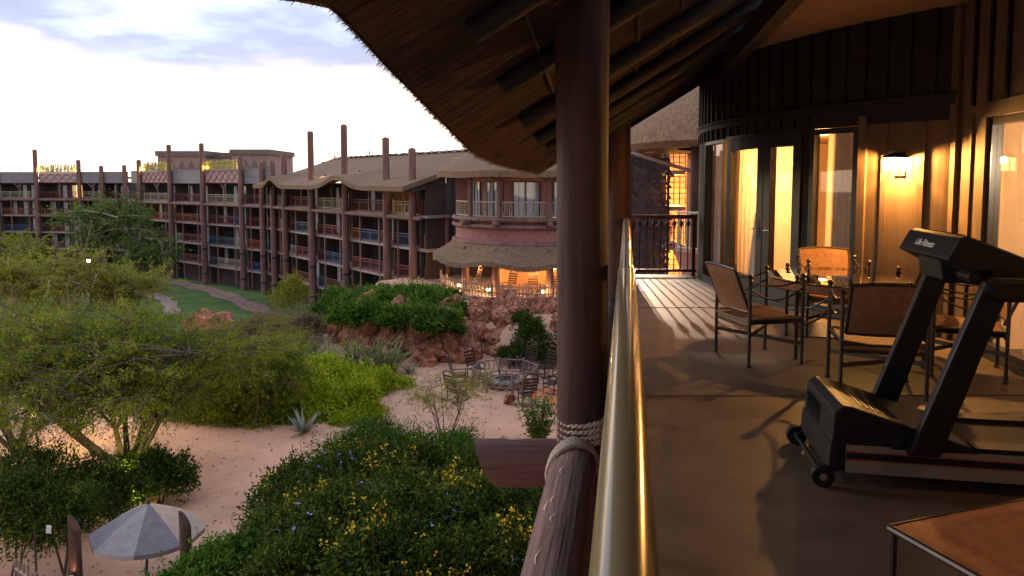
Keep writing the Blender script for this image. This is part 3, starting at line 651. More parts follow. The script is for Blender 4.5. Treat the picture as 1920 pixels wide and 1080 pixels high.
# ================================================================ ground and far buildings
SAV = -3.1
def sst(a, b, x): t = max(0, min(1, (x-a)/(b-a))); return t*t*(3-2*t)
ROT = Vector((1.75, 50.6, 0))
def gz(x, y):
    # courtyard at 0, lawn below it, raised terrace round the rotunda
    dd = y-(50.5+.28*(x+8)) if x < -8 else y-(50.5+.0*x)
    z = SAV*sst(-5, 6, dd) if x < 2 else SAV*sst(-5, 6, dd)*sst(10, 2, x)
    r = math.hypot((x-ROT.x)/1.08, y-ROT.y); z = z+(2.0-z)*sst(13.0, 11.4, r)
    return z
gm = MB()
xs = [-900, -400, -200]+list(np.arange(-110, 61, 2.0))+[90, 150, 300, 700]; ys = [-300, -100, -40]+list(np.arange(-14, 130, 2.0))+[150, 200, 300, 600, 1500]
for X in xs:
    for Y in ys: gm.v.append((X, Y, gz(X, Y)+.06*math.sin(X*.7)*math.cos(Y*.5)*(1 if Y < 48 else .3)))
ny = len(ys)
for i in range(len(xs)-1):
    for j in range(ny-1): a = i*ny+j; gm.f.append((a, a+ny, a+ny+1, a+1))
# ground colour: sand in the courtyard, green lawn beyond and below it
m = mat('ground', (.49, .28, .175), (.30, .16, .10), .95, .45, bump=.6, bscale=7, detail=12, lo=.22, hi=.66); t = m.node_tree
ge = t.nodes.new('ShaderNodeNewGeometry'); spz = t.nodes.new('ShaderNodeSeparateXYZ'); t.links.new(ge.outputs['Position'], spz.inputs[0])
mp_ = t.nodes.new('ShaderNodeMapRange'); mp_.inputs[1].default_value = -.9; mp_.inputs[2].default_value = -1.6; t.links.new(spz.outputs[2], mp_.inputs[0])
gn = t.nodes.new('ShaderNodeTexNoise'); gn.inputs['Scale'].default_value = .35; gn.inputs['Detail'].default_value = 8; t.links.new(ge.outputs['Position'], gn.inputs['Vector'])
gr = t.nodes.new('ShaderNodeValToRGB'); gr.color_ramp.elements[0].position = .35; gr.color_ramp.elements[1].position = .68; gr.color_ramp.elements[0].color = (.022, .055, .006, 1); gr.color_ramp.elements[1].color = (.055, .10, .012, 1); t.links.new(gn.outputs[0], gr.inputs[0])
mm = t.nodes.new('ShaderNodeMix'); mm.data_type = 'RGBA'; b_ = t.nodes['Principled BSDF']; old = b_.inputs['Base Color'].links[0].from_socket
t.links.new(mp_.outputs[0], mm.inputs[0]); t.links.new(old, mm.inputs[6]); t.links.new(gr.outputs[0], mm.inputs[7]); t.links.new(mm.outputs[2], b_.inputs['Base Color'])
structure('ground', gm, m, True)
mat('dirt', (.20, .12, .095), (.10, .06, .05), .95, 1.2, bump=.4, bscale=12); mat('pebble', (.26, .19, .16), (.13, .09, .08), .9, 3, bump=.5, bscale=12)
def strip(name, m, px, width, z, n=60):
    ps = [atz(a, b, z) for a, b in px]; b = MB(); q = []
    for i in range(len(ps)-1):
        for k in range(10): q.append(ps[i].lerp(ps[i+1], k/10))
    q.append(ps[-1])
    for i, p in enumerate(q):
        d = (q[min(i+1, len(q)-1)]-q[max(i-1, 0)]).normalized(); nn = Vector((-d.y, d.x, 0)); ww = width*(1+.2*math.sin(i*.9))
        for s in (-1, 1): r = p+nn*ww*s/2; b.v.append((r.x, r.y, gz(r.x, r.y)+.05))
    for i in range(len(q)-1): b.f.append((2*i, 2*i+1, 2*i+3, 2*i+2))
    return structure(name, b, m, True)
strip('dirt_track', 'dirt', [(-40, 510), (120, 510), (250, 518), (330, 529), (400, 546), (470, 573), (540, 610)], 2.2, SAV)
strip('stone_path', 'pebble', [(228, 541), (268, 547), (300, 556), (318, 570), (326, 590)], 1.3, SAV)
# ---------------------------------------------------------------- hotel wings
mat('hotel_wall', (.075, .05, .043), (.045, .03, .026), .85, 3, bump=.2); mat('hotel_base', (.06, .032, .034), (.04, .022, .024), .85, 3)
mat('slab', (.30, .22, .20), (.22, .155, .14), .85, 2); mat('hotel_log', (.19, .095, .075), (.09, .045, .036), .8, 3, (1, 1, .15), bump=.4)
mat('metal_panel', (.25, .23, .24), (.19, .175, .18), .5, 1.5, spec=.4); mat('end_board', (.105, .10, .115), (.07, .066, .075), .8, 3, (1, 1, .1))
mat('frieze', (.42, .26, .24), (.36, .22, .2), .85, 4); mat('frieze_red', (.30, .075, .06), (.24, .06, .05), .8, 4); mat('frieze_grey', (.33, .31, .31), (.28, .26, .26), .8, 4)
RC = {'blue': (.045, .075, .15), 'maroon': (.12, .028, .026), 'orange': (.28, .09, .045), 'cream': (.36, .31, .20), 'teal': (.045, .085, .10), 'red': (.17, .04, .035)}
for k, c in RC.items(): mat('rail_'+k+'_p', c, tuple(v*.8 for v in c), .6, 5)
FL = [6.9, 4.35, 1.8, -.75]    # balcony floor levels
rail_cache = {}
def rail_mesh(style, l):
    l = round(l*2)/2 or .5; key = (style, l)
    if key in rail_cache: return rail_cache[key], l
    b = MB(); h = 1.05
    b.box(0, l, -.03, .03, h-.06, h); b.box(0, l, -.025, .025, .08, .14)
    b.box(0, .06, -.035, .035, 0, h+.1); b.box(l-.06, l, -.035, .035, 0, h+.1)
    if l > 1.6: b.box(l/2-.03, l/2+.03, -.03, .03, .1, h+.05); 
    b.box(0, l, -.02, .02, h-.28, h-.24)
    n = max(2, int(l/.2))
    for i in range(1, n): b.box(l*i/n-.012, l*i/n+.012, -.012, .012, .12, h-.05)
    rail_cache[key] = b.mesh('balcony_railing', 'rail_'+style+'_p'); return rail_cache[key], l
def railing(par, style, x0, x1, y, z, rz=0):
    me, l = rail_mesh(style, x1-x0); return obj('balcony_railing', me, par, loc=(x0, y, z), rot=(0, 0, rz), scale=((x1-x0)/l, 1, 1))
unit = {}
def ubox(name, m, par, x0, x1, y0, y1, z0, z1):
    if (name, m) not in unit: unit[(name, m)] = MB().box(0, 1, 0, 1, 0, 1).mesh(name, m)
    return obj(name, unit[(name, m)], par, loc=(x0, y0, z0), scale=(x1-x0, y1-y0, z1-z0))
mat('lit_room', (.5, .33, .15)); emit('lit_window', (1, .5, .12), 1.6)
wins = {}
def balcony_door(par, x0, x1, z, lit=False):
    key = (round(x1-x0, 1), lit)
    w_ = key[0]
    if key not in wins:
        b = MB()
        for a, c in ((0, .07), (w_/2-.035, w_/2+.035), (w_-.07, w_)): b.box(a, c, -.06, .0, 0, 2.05)
        b.box(.07, w_-.07, -.058, 0, 1.98, 2.049); b.box(.07, w_-.07, -.058, 0, .001, .07)
        wins[key] = (b.mesh('balcony_door', 'black_frame'), MB().box(.07, w_-.07, -.03, -.02, .07, 1.98).mesh('pane', 'lit_window' if lit else 'far_glass'))
    o = obj('balcony_door', wins[key][0], par, loc=(x0, 1.99, z+.02)); obj('pane', wins[key][1], o); return o
m = mat('far_glass', (.05, .055, .065), (.03, .033, .04), .08, 1, spec=.8)
cur = {}
def far_curtain(par, x0, x1, z):
    key = round(x1-x0, 1)
    if key not in cur: cur[key] = MB().grid(lambda s, t: (key*s, .03*math.sin(s*22), 1.95*t), 14, 1).mesh('curtain', 'far_curtain')
    return obj('curtain', cur[key], par, loc=(x0, 1.90, z+.06))
def wing(label, pa, pb, cols, tops, style, lit=(), extra0=0, seed=1):
    rr = random.Random(seed)
    A_, B_ = Vector((*pa, 0)), Vector((*pb, 0)); d = (B_-A_); Ln = d.length; rz = math.atan2(d.y, d.x)
    t = thing('hotel_wing', label, 'building', (A_.x, A_.y, SAV), rz, 'hotel wings round the lawn')
    def lx(px):
        q = ray(px, 400); den = q.x*d.y-q.y*d.x; s = (q.y*A_.x-q.x*A_.y)/(q.x*d.y-q.y*d.x)*-1
        # intersection of A + d*s with ray direction
        s = (A_.y*q.x-A_.x*q.y)/(d.x*q.y-d.y*q.x); return s*Ln
    cx = [lx(p) for p in cols]; Z = lambda z: z-SAV
    x0, x1 = -extra0, Ln
    ubox('wall', 'hotel_wall', t, x0, x1-.002, 2.0, 13, 0, Z(9.3)); ubox('wall', 'hotel_base', t, x0, x1-.4, .7, 1.999, 0, Z(FL[3])-.2)
    for k, z in enumerate(FL): ubox('balcony_slab', 'slab', t, x0, x1, -.1, 2.0, Z(z)-.2, Z(z))
    if style == 'metal': ubox('ceiling_slab', 'hotel_wall', t, x0, x1, -.05, 2.0, Z(9.2), Z(9.4))
    for i, c in enumerate(cx):
        top = Z(tops[i]); o = obj('log_column', log_mesh('log_column', top, .34, .30, 'hotel_log', seed*20+i, n=10), t, loc=(c, -.45, 0))
        for hb in (Z(1.3)-.2, Z(-1.9)): obj('iron_band', iron_band, o, loc=(0, 0, hb))
    edges = [x0]+[c for c in cx if x0+.8 < c < x1-.8]+[x1]
    cols_ = list(RC)
    for i in range(len(edges)-1):
        a, b = edges[i], edges[i+1]; wd_ = b-a
        for k, z in enumerate(FL):
            if k == 0:
                st = ('cream' if i % 2 else 'maroon'); mid_ = (a+b)/2
                if wd_ > 3: railing(t, st, a+.3, mid_-.08, -.03, Z(z)); railing(t, st, mid_+.08, b-.3, -.03, Z(z)); ubox('post', 'hotel_log', t, mid_-.07, mid_+.07, -.1, .05, Z(z), Z(z)+2.3)
                else: railing(t, st, a+.2, b-.2, -.03, Z(z))
                if wd_ > 3 and i % 2:
                    bb = MB(); bb.bar((mid_, -.12, Z(z)+1.6), (mid_-.7, -.12, Z(z)+2.35), .12); bb.bar((mid_, -.12, Z(z)+1.6), (mid_+.7, -.12, Z(z)+2.35), .12); bb.build('brace', 'hotel_log', t)
                log('log_beam', (a-.3, -.5, Z(z)-.22), (b+.35, -.5, Z(z)-.22), .17, .17, 'hotel_log', t, seed=i, n=8)
            else:
                fr_ = [0, .28, .74, 1] if wd_ > 3.2 else [0, .45, 1] if wd_ > 1.8 else [0, 1]
                for q in range(len(fr_)-1):
                    p0, p1 = a+wd_*fr_[q]+.08, a+wd_*fr_[q+1]-.08
                    if q == 0: p0 += .28
                    if q == len(fr_)-2: p1 -= .28
                    st = rr.choice(['blue', 'maroon', 'orange', 'cream', 'teal', 'red', 'maroon', 'orange', 'red'])
                    if p1-p0 > .3: railing(t, st, p0, p1, -.03, Z(z))
                    if k == 1 and 0 < fr_[q] < 1: ubox('thin_post', 'hotel_log', t, a+wd_*fr_[q]-.07, a+wd_*fr_[q]+.07, -.12, .03, 0, Z(FL[0])-.2)
            # doors and curtains
            nd_ = 2 if wd_ > 3 else 1
            for q in range(nd_):
                p0 = a+wd_*(q+.12)/nd_; p1 = a+wd_*(q+.88)/nd_; lt = (i, k) in lit and q == nd_-1
                if p1-p0 < .6: continue
                balcony_door(t, p0, p1, Z(z), lt)
                cw = min(.7, (p1-p0)*.3)
                far_curtain(t, p1-cw, p1, Z(z)) if rr.random() < .8 else None
                if rr.random() < .55: far_curtain(t, p0, p0+cw, Z(z))
        # partition between rooms
        ubox('partition', 'hotel_wall', t, b-.08 if i < len(edges)-2 else b-.16, b+.08 if i < len(edges)-2 else b, .2, 1.999, 0, Z(9.2))
    return t, cx, edges, Z, rr, Ln
iron_band = MB().lathe([(.345, 0), (.36, .02), (.36, .2), (.345, .22)], 10).mesh('iron_band', 'iron')
def parapet(t, cx, edges, Z, frieze_bays, seed):
    rr = random.Random(seed)
    for i in range(len(edges)-1):
        a, b = edges[i], edges[i+1]
        if i in frieze_bays:
            f = ubox('frieze_panel', 'frieze', t, a+.28, b-.28, -.2, -.08, Z(9.35), Z(10.75)); n = max(2, round((b-a)/1.5)); w_ = (b-a-.56)/n; dd = MB(); tr = MB()
            for q in range(n):
                u = a+.28+w_*q; c = u+w_/2; z0, z1 = Z(9.45), Z(10.65); zm = (z0+z1)/2
                dd.bar((u, -.215, zm), (c, -.215, z1), .03, .10, (0, 1, 0)); dd.bar((c, -.215, z1), (u+w_, -.215, zm), .03, .10, (0, 1, 0)); dd.bar((u, -.215, zm), (c, -.215, z0), .03, .10, (0, 1, 0)); dd.bar((c, -.215, z0), (u+w_, -.215, zm), .03, .10, (0, 1, 0))
                tr.prism([(c, zm+.33), (c-.25, zm), (c, zm-.33), (c+.25, zm)], -.24, -.21)
            dd.build('zigzag_trim', 'frieze_red', t); tr.build('diamond_trim', 'frieze_grey', t)
            ubox('planter_ledge', 'slab', t, a-.2, b+.2, -.35, .5, Z(10.78), Z(10.95))
            g = MB()
            for q in range(int((b-a)*26)):
                x = rr.uniform(a+.2, b-.2); h = rr.uniform(.5, 1.25); dx = rr.uniform(-.25, .25); g.bar((x, rr.uniform(-.1, .2), Z(10.95)), (x+dx, rr.uniform(-.1, .2), Z(10.95)+h), .035)
            for zz in (.35, .9): g.bar((a+.1, -.12, Z(10.95)+zz), (b-.1, -.12, Z(10.95)+zz+.05), .05)
            o = g.build('stick_screen', 'dry_grass', t); o['kind'] = 'stuff'
            lp_ = lamp('uplight', (a+.5, -.3, Z(11.15)), 60, (1, .72, .2), .1, t); lamp('uplight', (b-.6, -.3, Z(11.15)), 60, (1, .72, .2), .1, t)
            ubox('uplight_head', 'bulb_white', t, b-.42, b-.26, -.45, -.3, Z(10.96), Z(11.12))
        else:
            g = MB(); n = int((b-a)/.16); 
            for q in range(n): x = a+(b-a)*q/n; s = (b-a)/n; g.box(x, x+s*.55, -.16, -.05, Z(9.25), Z(10.85)); g.box(x+s*.55, x+s, -.12, -.05, Z(9.25), Z(10.85))
            g.build('metal_parapet', 'metal_panel', t); ubox('coping', 'slab', t, a, b, -.2, .1, Z(10.855), Z(10.95))
    ubox('flat_roof', 'slab', t, edges[0], edges[-1], .101, 13, Z(9.9), Z(10.2))
mat('dry_grass', (.50, .42, .13), (.3, .26, .08), .9, 4)
def XZ(px, Z): return ((px-960)/F*Z, Z)
t1, cx1, e1, Z1, r1, L1 = wing('far hotel wing with metal parapet standing behind the tall tree', XZ(-40, 112), XZ(243, 108), [2, 75, 155, 197, 240], [14.2, 14.2, 12.6, 11.7, 11.8], 'metal', lit={(2, 0)}, extra0=16, seed=1)
parapet(t1, cx1, e1, Z1, (2,), 4)
t2, cx2, e2, Z2, r2, L2 = wing('middle hotel wing with metal parapet and pink diamond friezes', XZ(250, 101), XZ(512, 79.5), [270, 327, 388, 460, 499], [12.3, 14.1, 14.0, 12.3, 11.5], 'metal', lit={(0, 1)}, seed=2)
parapet(t2, cx2, e2, Z2, (1, 3), 5)
t3, cx3, e3, Z3, r3, L3 = wing('near hotel wing under a wavy thatched roof pierced by log columns', XZ(514, 79.2), XZ(795, 54.6), [520, 542, 593, 656, 734, 783], [11.6, 12.3, 14.2, 14.4, 12.9, 11.9], 'thatch', lit={(5, 0), (5, 0)}, seed=3)
# thatch over wing 3, with two raised eyebrows
def wv(x):
    h = 0
    for c, w_ in ((cx3[1]+.3, 2.6), (cx3[3]+1.5, 4.2)): h += .85*math.exp(-((x-c)/w_*1.6)**2)
    return h
def r3p(x, t_, up=0):
    y = -2.1+9.5*t_; z = 8.75+wv(x)*(1-t_)**2.2+(3.05-.15*math.sin(t_*3.1))*t_ ; return (x, y, Z3(z)+up)
b = MB(); X0, X1 = -.6, L3+.5
b.grid(lambda s, q: r3p(X0+(X1-X0)*s, q, .38), 90, 14); b.grid(lambda s, q: r3p(X0+(X1-X0)*s, q, 0), 90, 14)
b.grid(lambda s, q: r3p(X0+(X1-X0)*s, 0, .38*q), 90, 1); b.grid(lambda s, q: r3p(X1, s, .38*q), 14, 1); b.grid(lambda s, q: r3p(X0, s, .38*q), 14, 1)
b.grid(lambda s, q: (X0+(X1-X0)*s, 7.4+5.6*q, Z3(12.18-1.5*q)), 20, 1)
b.build('thatched_roof', 'thatch', t3, smooth=True)
mat('roof_cap', (.42, .45, .55), (.34, .37, .46), .4, 3)
b = MB(); b.grid(lambda s, q: (X0+(X1-X0)*s, 6.9+1.0*q, Z3(12.24+.05*math.sin(s*160))), 90, 1); b.build('ridge_cap', 'roof_cap', t3)
ubox('soffit', 'hotel_wall', t3, 0, L3-.01, .1, 2.0, Z3(9.21), Z3(9.3))
# dark board end wall
def end_top(y): return Z3(8.75+3.05*((y+2.1)/9.5))
g = MB(); 
for q in range(46):
    y0 = 2.0+q*.24; 
    if y0 > 12.6: break
    zt = min(end_top(y0), Z3(12.1))-.05
    g.box(L3, L3+(.04 if q % 2 else .02), y0, y0+.24, 0, zt)
g.build('end_wall', 'end_board', t3)
b = MB(); b.v = [(L3-xx, y, z) for xx in (.05, .15) for y, z in ((-1.9, Z3(8.85)), (2.02, Z3(9.97)), (2.02, Z3(9.2)), (-1.0, Z3(8.7)))]; b.f = [(0, 1, 2, 3), (7, 6, 5, 4), (0, 4, 5, 1), (1, 5, 6, 2), (2, 6, 7, 3), (3, 7, 4, 0)]; b.build('gable_board', 'end_board', t3)
for k, z in enumerate(FL):
    railing(t3, ['maroon', 'orange', 'red', 'maroon'][k], .0, 1.7, 0, 0).matrix_local = Matrix.Translation((L3-.03, .05, Z3(z))) @ Matrix.Rotation(math.pi/2, 4, 'Z')
    ubox('balcony_slab', 'slab', t3, L3+.001, L3+.6, -.1, 2.0, Z3(z)-.2, Z3(z))
obj('log_column', log_mesh('log_column', Z3(FL[0]), .22, .2, 'hotel_log', 99, n=10), t3, loc=(L3+.3, 1.9, 0))
lamp('balcony_light', (cx3[4]+2.2, 1.0, Z3(8.6)), 40, (1, .55, .15), .1, t3)
lamp('balcony_light', (6.5, 1.0, Z1(6.2)), 30, (1, .5, .15), .1, t2)
# uplights that graze the thatch beside two of the log columns
for i in (2, 3): 
    p = r3p(cx3[i]+.45, .3, .5); ubox('uplight_head', 'iron', t3, p[0]-.08, p[0]+.08, p[1]-.1, p[1]+.1, p[2]-.1, p[2]+.02); lamp('uplight', (p[0], p[1]-.3, p[2]+.1), 26, (1, .7, .35), .05, t3)
# ---------------------------------------------------------------- patterned towers behind the wings
mat('tower', (.30, .19, .155), (.24, .15, .12), .9, 1.5); mat('tower_dark', (.17, .125, .11), (.13, .095, .085), .9, 1.5)
def tower(label, px0, px1, ytop, Zd, tri):
    p0 = atY(px0, ytop, Zd); p1 = atY(px1, ytop, Zd); wd_ = p1.x-p0.x
    t = thing('patterned_tower', label, 'tower', (p0.x, Zd, SAV)); h = p0.z-SAV
    MB().box(0, wd_, 0, 14, 0, h).build('wall', 'tower', t); MB().box(-.3, wd_+.3, -.3, 14.3, h-.9, h+.002).build('cornice', 'tower_dark', t)
    for r_, (z0, sz) in enumerate(((h-2.9, 1.3), (h-5.6, 1.5))):
        b = MB(); n = int(wd_/1.5)
        for i in range(n):
            c = wd_*(i+.5)/n; b.prism([(c-.6, z0), (c+.6, z0), (c, z0+sz)], -.06, -.002)
        b.build('triangle_band', 'tower_dark', t)
    MB().box(-.05, wd_+.05, -.05, -.003, h-3.4, h-3.05).build('string_course', 'tower_dark', t)
tower('square patterned tower rising behind the middle wing, flat topped', 295, 385, 283, 128, 1)
tower('low patterned block between the two patterned towers', 386, 434, 286, 131, 1)
tower('tallest patterned tower block behind the right end of the middle wing', 434, 503, 280, 126, 1)
for px, yt in ((627, 291), (693, 283)):
    p = atY(px, yt, 120); t = thing('mast_light', 'thin roof mast with small twin lamps beyond the thatched wing', 'lamp post', (p.x, 120, SAV), 0, 'masts beyond the thatched wing'); h = p.z-SAV
    MB().tube([(0, 0, 0), (0, 0, h)], .1, 6).build('pole', 'iron', t); MB().bar((-1.6, 0, h-1.2), (-.1, 0, h-1.6), .1).build('arm', 'iron', t); MB().box(-2.1, -1.4, -.15, .15, h-1.25, h-1.05).build('lamp_head', 'iron', t)
# ---------------------------------------------------------------- rotunda with patio
rot = thing('rotunda', 'round red lodge pavilion with curtained upper windows over a lamplit thatched patio', 'building', tuple(ROT))
RO = 5.6; rc = (0, 0)
def rang(px, r):       # angle on a circle of radius r round the rotunda seen at px
    q = ray(px, 400); dx, dy = q.x, q.y; l = math.hypot(dx, dy); dx /= l; dy /= l
    b_ = -(dx*ROT.x+dy*ROT.y); c_ = ROT.x**2+ROT.y**2-r*r; k = b_*b_-c_; s = -b_-math.sqrt(max(k, 0)); return math.atan2(dy*s-ROT.y, dx*s-ROT.x)
aa = [rang(p, RO+.25) for p in (879, 934, 1030, 1118)]
def RB(name, m, a0, a1, r0, r1, z0, z1, par=None): return MB().arcbox(rc, a0, a1, r0, r1, z0, z1, max(3, int(abs(a1-a0)*8))).build(name, m, par or rot)
FA0, FA1 = -math.pi*1.15, math.pi*.15
RB('wall', 'stucco_red', FA0, FA1, RO-1.2, RO-1.0, 7.2, 10.2)          # recessed window wall
RB('lintel', 'stucco_orange', FA0, FA1, RO-.98, RO-.9, 9.55, 10.2)
RB('balcony_slab', 'slab', FA0, FA1, RO-1.3, RO+.15, 6.95, 7.15)
RB('band', 'stucco_red', FA0, FA1, RO-.3, RO+.1, 5.5, 6.6); RB('band', 'stucco_red', FA0, FA1, RO-.35, RO-.1, 6.6, 6.94)
for z, r_, rd in ((7.05, RO+.2, .17), (6.6, RO+.22, .15), (5.5, RO+.18, .2)):
    MB().tube([((r_)*math.cos(a), (r_)*math.sin(a), z) for a in np.linspace(FA0, FA1, 40)], rd, 10).build('log_ring', 'hotel_log', rot, smooth=True)
for i, a in enumerate(aa):
    c_, s_ = math.cos(a), math.sin(a); r_ = RO+.12
    log('log_column', (r_*c_, r_*s_, 7.15), (r_*c_, r_*s_, 10.1), .16, .15, 'hotel_log', rot, seed=i, n=10)
    for sgn in (-1, 1):
        a2 = a+sgn*.14; MB().tube([(r_*c_, r_*s_, 9.4), (r_*math.cos(a2), r_*math.sin(a2), 9.95)], .07, 6).build('brace', 'hotel_log', rot)
    log('beam_end', ((RO-.2)*c_, (RO-.2)*s_, 6.83), ((RO+.75)*c_, (RO+.75)*s_, 6.83), .19, .19, 'hotel_log', rot, seed=i, n=10)
    log('beam_end', ((RO-.2)*c_, (RO-.2)*s_, 5.15), ((RO+.6)*c_, (RO+.6)*s_, 5.15), .15, .15, 'hotel_log', rot, seed=i, n=10)
    r2_ = 6.15; log('patio_column', (r2_*c_, r2_*s_, 2.3), (r2_*c_, r2_*s_, 5.2), .26, .22, 'hotel_log', rot, seed=40+i, n=12)
for i in range(-1, 4):
    a0 = aa[i] if i >= 0 else aa[0]-.55; a1 = aa[i+1] if i < 3 else aa[3]+.4
    am, hw = (a0+a1)/2, abs(a1-a0)*.33; r_ = RO-.99
    f = MB(); 
    for a in (am-hw, am-.01, am+hw): f.arcbox(rc, a-.012, a+.012, r_, r_+.08, 7.2, 9.5, 1)
    f.arcbox(rc, am-hw+.012, am+hw-.012, r_, r_+.078, 9.43, 9.499, 4); fo = f.build('window', 'black_frame', rot)
    MB().arcbox(rc, am-hw, am+hw, r_+.045, r_+.052, 7.2, 9.43, 6).build('pane', 'glass', fo)
    for s0, s1 in ((-.95, -.6), (-.5, -.05), (.05, .5), (.62, .95)):
        MB().grid(lambda s, q: ((r_+.014+.01*math.sin(s*25))*math.cos(am+hw*(s0+(s1-s0)*s)), (r_+.014+.01*math.sin(s*25))*math.sin(am+hw*(s0+(s1-s0)*s)), 7.2+2.25*q), 16, 1).build('curtain', 'far_curtain', fo)
    RB('room_back', 'hotel_wall', a0, a1, RO-2.6, RO-2.5, 7.15, 10.1)
    # cream railing between columns
    b = MB(); da = .035; r_ = RO+.05; e0, e1 = a0+da, a1-da
    b.arcbox(rc, e0, e1, r_-.03, r_+.03, 8.16, 8.22, 6); b.arcbox(rc, e0, e1, r_-.025, r_+.025, 7.25, 7.30, 6); n = int((e1-e0)*r_/.16)
    for q in range(n+1):
        a = e0+(e1-e0)*q/n; c_, s_ = math.cos(a)*r_, math.sin(a)*r_; b.tube([(c_, s_, 7.27), (c_, s_, 8.18)], .018, 4)
    for q in range(0, n, 3):
        a = e0+(e1-e0)*(q+.5)/n; dA = .09/r_; b.tube([(r_*math.cos(a+sx*dA), r_*math.sin(a+sx*dA), z) for sx, z in ((0, 7.3), (1, 7.7), (0, 8.16), (-1, 7.7), (0, 7.3))], .015, 4)
    b.build('balcony_railing', 'rail_cream_p', rot)
# roofs
def cone(name, prof, wob, a0=-math.pi*1.25, a1=math.pi*.25, th=.4):
    b = MB(); n = 80
    def P(s, q, up): 
        i = q*(len(prof)-1); k = min(int(i), len(prof)-2); f_ = i-k; r_ = prof[k][0]*(1-f_)+prof[k+1][0]*f_; z = prof[k][1]*(1-f_)+prof[k+1][1]*f_
        a = a0+(a1-a0)*s; e_ = (1-q)**1.5; return ((r_+.12*wob*math.sin(a*9)*e_)*math.cos(a), (r_+.12*wob*math.sin(a*9)*e_)*math.sin(a), z+wob*.14*math.sin(a*9+1)*e_+up)
    b.grid(lambda s, q: P(s, q, th), n, 10); b.grid(lambda s, q: P(s, q, 0), n, 10); b.grid(lambda s, q: P(s, 0, th*q), n, 1)
    return b.build(name, 'thatch', rot, smooth=True)
cone('thatched_roof', [(7.0, 9.75), (5.5, 10.75), (3, 12.3), (.1, 13.4)], .25)
cone('thatched_skirt', [(7.35, 4.15), (6.9, 4.42), (6.2, 4.9), (5.7, 5.4)], 1.0, th=.3)
# patio
RB('patio_floor', 'slab', FA0-.3, FA1+.3, 0, 7.2, 2.12, 2.3)
mm_ = mat('stone_wall', (.36, .20, .17), (.13, .07, .06), .9, 5, bump=.9, bscale=7, bd=.1)
vt = mm_.node_tree; vo = vt.nodes.new('ShaderNodeTexVoronoi'); vo.inputs['Scale'].default_value = 3.0; tcx = vt.nodes.new('ShaderNodeTexCoord'); vt.links.new(tcx.outputs['Object'], vo.inputs['Vector']); vt.links.new(vo.outputs['Distance'], [n for n in vt.nodes if n.type == 'VALTORGB'][0].inputs[0])
[n for n in vt.nodes if n.type == 'VALTORGB'][0].color_ramp.elements[0].color = (.34, .19, .16, 1); [n for n in vt.nodes if n.type == 'VALTORGB'][0].color_ramp.elements[1].color = (.12, .065, .055, 1)
RB('stone_base', 'stone_wall', FA0-.3, FA1+.3, 6.9, 7.35, -.5, 2.34)
RB('inner_wall', 'stucco_orange', FA0, FA1, 2.9, 3.1, 2.3, 5.4); RB('ceiling', 'hotel_wall', FA0, FA1, 0, 5.5, 5.42, 5.5)
mat('picket', (.30, .21, .15), (.2, .14, .1), .85, 5)
pk = MB().box(-.04, .04, -.02, .02, 0, .85).add([(-.04, -.02, .85), (.04, -.02, .85), (.04, .02, .85), (-.04, .02, .85), (0, 0, .93)], [(0, 1, 4), (1, 2, 4), (2, 3, 4), (3, 0, 4)]).mesh('picket', 'picket')
def fence_panel(a0, a1):
    t = thing('patio_fence', 'low wooden picket fence panel on the stone edge of the patio', 'fence', (ROT.x+6.75*math.cos((a0+a1)/2), ROT.y+6.75*math.sin((a0+a1)/2), 2.3), 0, 'picket fence panels round the patio')
    ox, oy = ROT.x-t.location.x, ROT.y-t.location.y
    MB().arcbox((ox, oy), a0, a1, 6.72, 6.78, .25, .33, 4).build('fence_rail', 'picket', t); MB().arcbox((ox, oy), a0, a1, 6.72, 6.78, .65, .73, 4).build('fence_rail', 'picket', t)
    n = 9
    for q in range(n):
        a = a0+(a1-a0)*(q+.5)/n; obj('picket', pk, t, loc=(ox+6.8*math.cos(a), oy+6.8*math.sin(a), 0), rot=(0, 0, a+math.pi/2))
    a = a0; obj('fence_post', fpost, t, loc=(ox+6.75*math.cos(a), oy+6.75*math.sin(a), 0))
fpost = log_mesh('fence_post', 1.0, .08, .07, 'picket', 3, n=8, seg=3)
fa = np.linspace(-math.pi*.97, -.35, 9)
for i in range(8): fence_panel(fa[i], fa[i+1]-.01)
mat('chair_wood', (.07, .032, .024), (.04, .018, .014), .5, 5)
def rocker(label, loc, rz, group, m='chair_wood'):
    global ROCK
    if ROCK is None:
        t = thing('rocking_chair', label, 'rocking chair', loc, rz, group); W, D = .30, .27
        for s in (-1, 1):
            MB().tube([(s*W, -.52+1.12*q, .03+.10*(2*q-1)**2*1.2) for q in np.linspace(0, 1, 9)], .028, 6).build('rocker', m, t)
            MB().tube([(s*W, -D, .06), (s*W, -D, .68)], .025, 6).build('front_leg', m, t)
            MB().tube([(s*W, D, .06), (s*W, D+.02, .45), (s*W, D+.28, 1.32)], .027, 6).build('back_post', m, t)
            MB().bar((s*W, -D-.08, .69), (s*W, D+.1, .66), .08, .03).build('arm', m, t)
        MB().box(-W, W, -D-.03, D, .42, .46).build('seat', m, t)
        for q in range(5):
            z = .60+.15*q; y = D+.02+.26*(z-.45)/.87; MB().box(-W, W, y-.012, y+.012, z-.045, z+.045).build('back_slat', m, t)
        MB().tube([(W*c__, D+.285, 1.30+.14*s__) for c__, s__ in [(math.cos(a), math.sin(a)) for a in np.linspace(0, math.pi, 9)]], .035, 6).build('crest', m, t)
        for z in (.2,): MB().box(-W, W, -D-.01, -D+.01, z, z+.03).build('stretcher', m, t)
        ROCK = t; return t
    t = copy_tree(ROCK); t.location = loc; t.rotation_euler = (0, 0, rz); t['label'] = label; t['group'] = group; return t
ROCK = None
LAB = 'dark slat-back rocking chair by the fire pit, away from boulder, bush and young acacia'
FPc = atz(948, 722, 0)
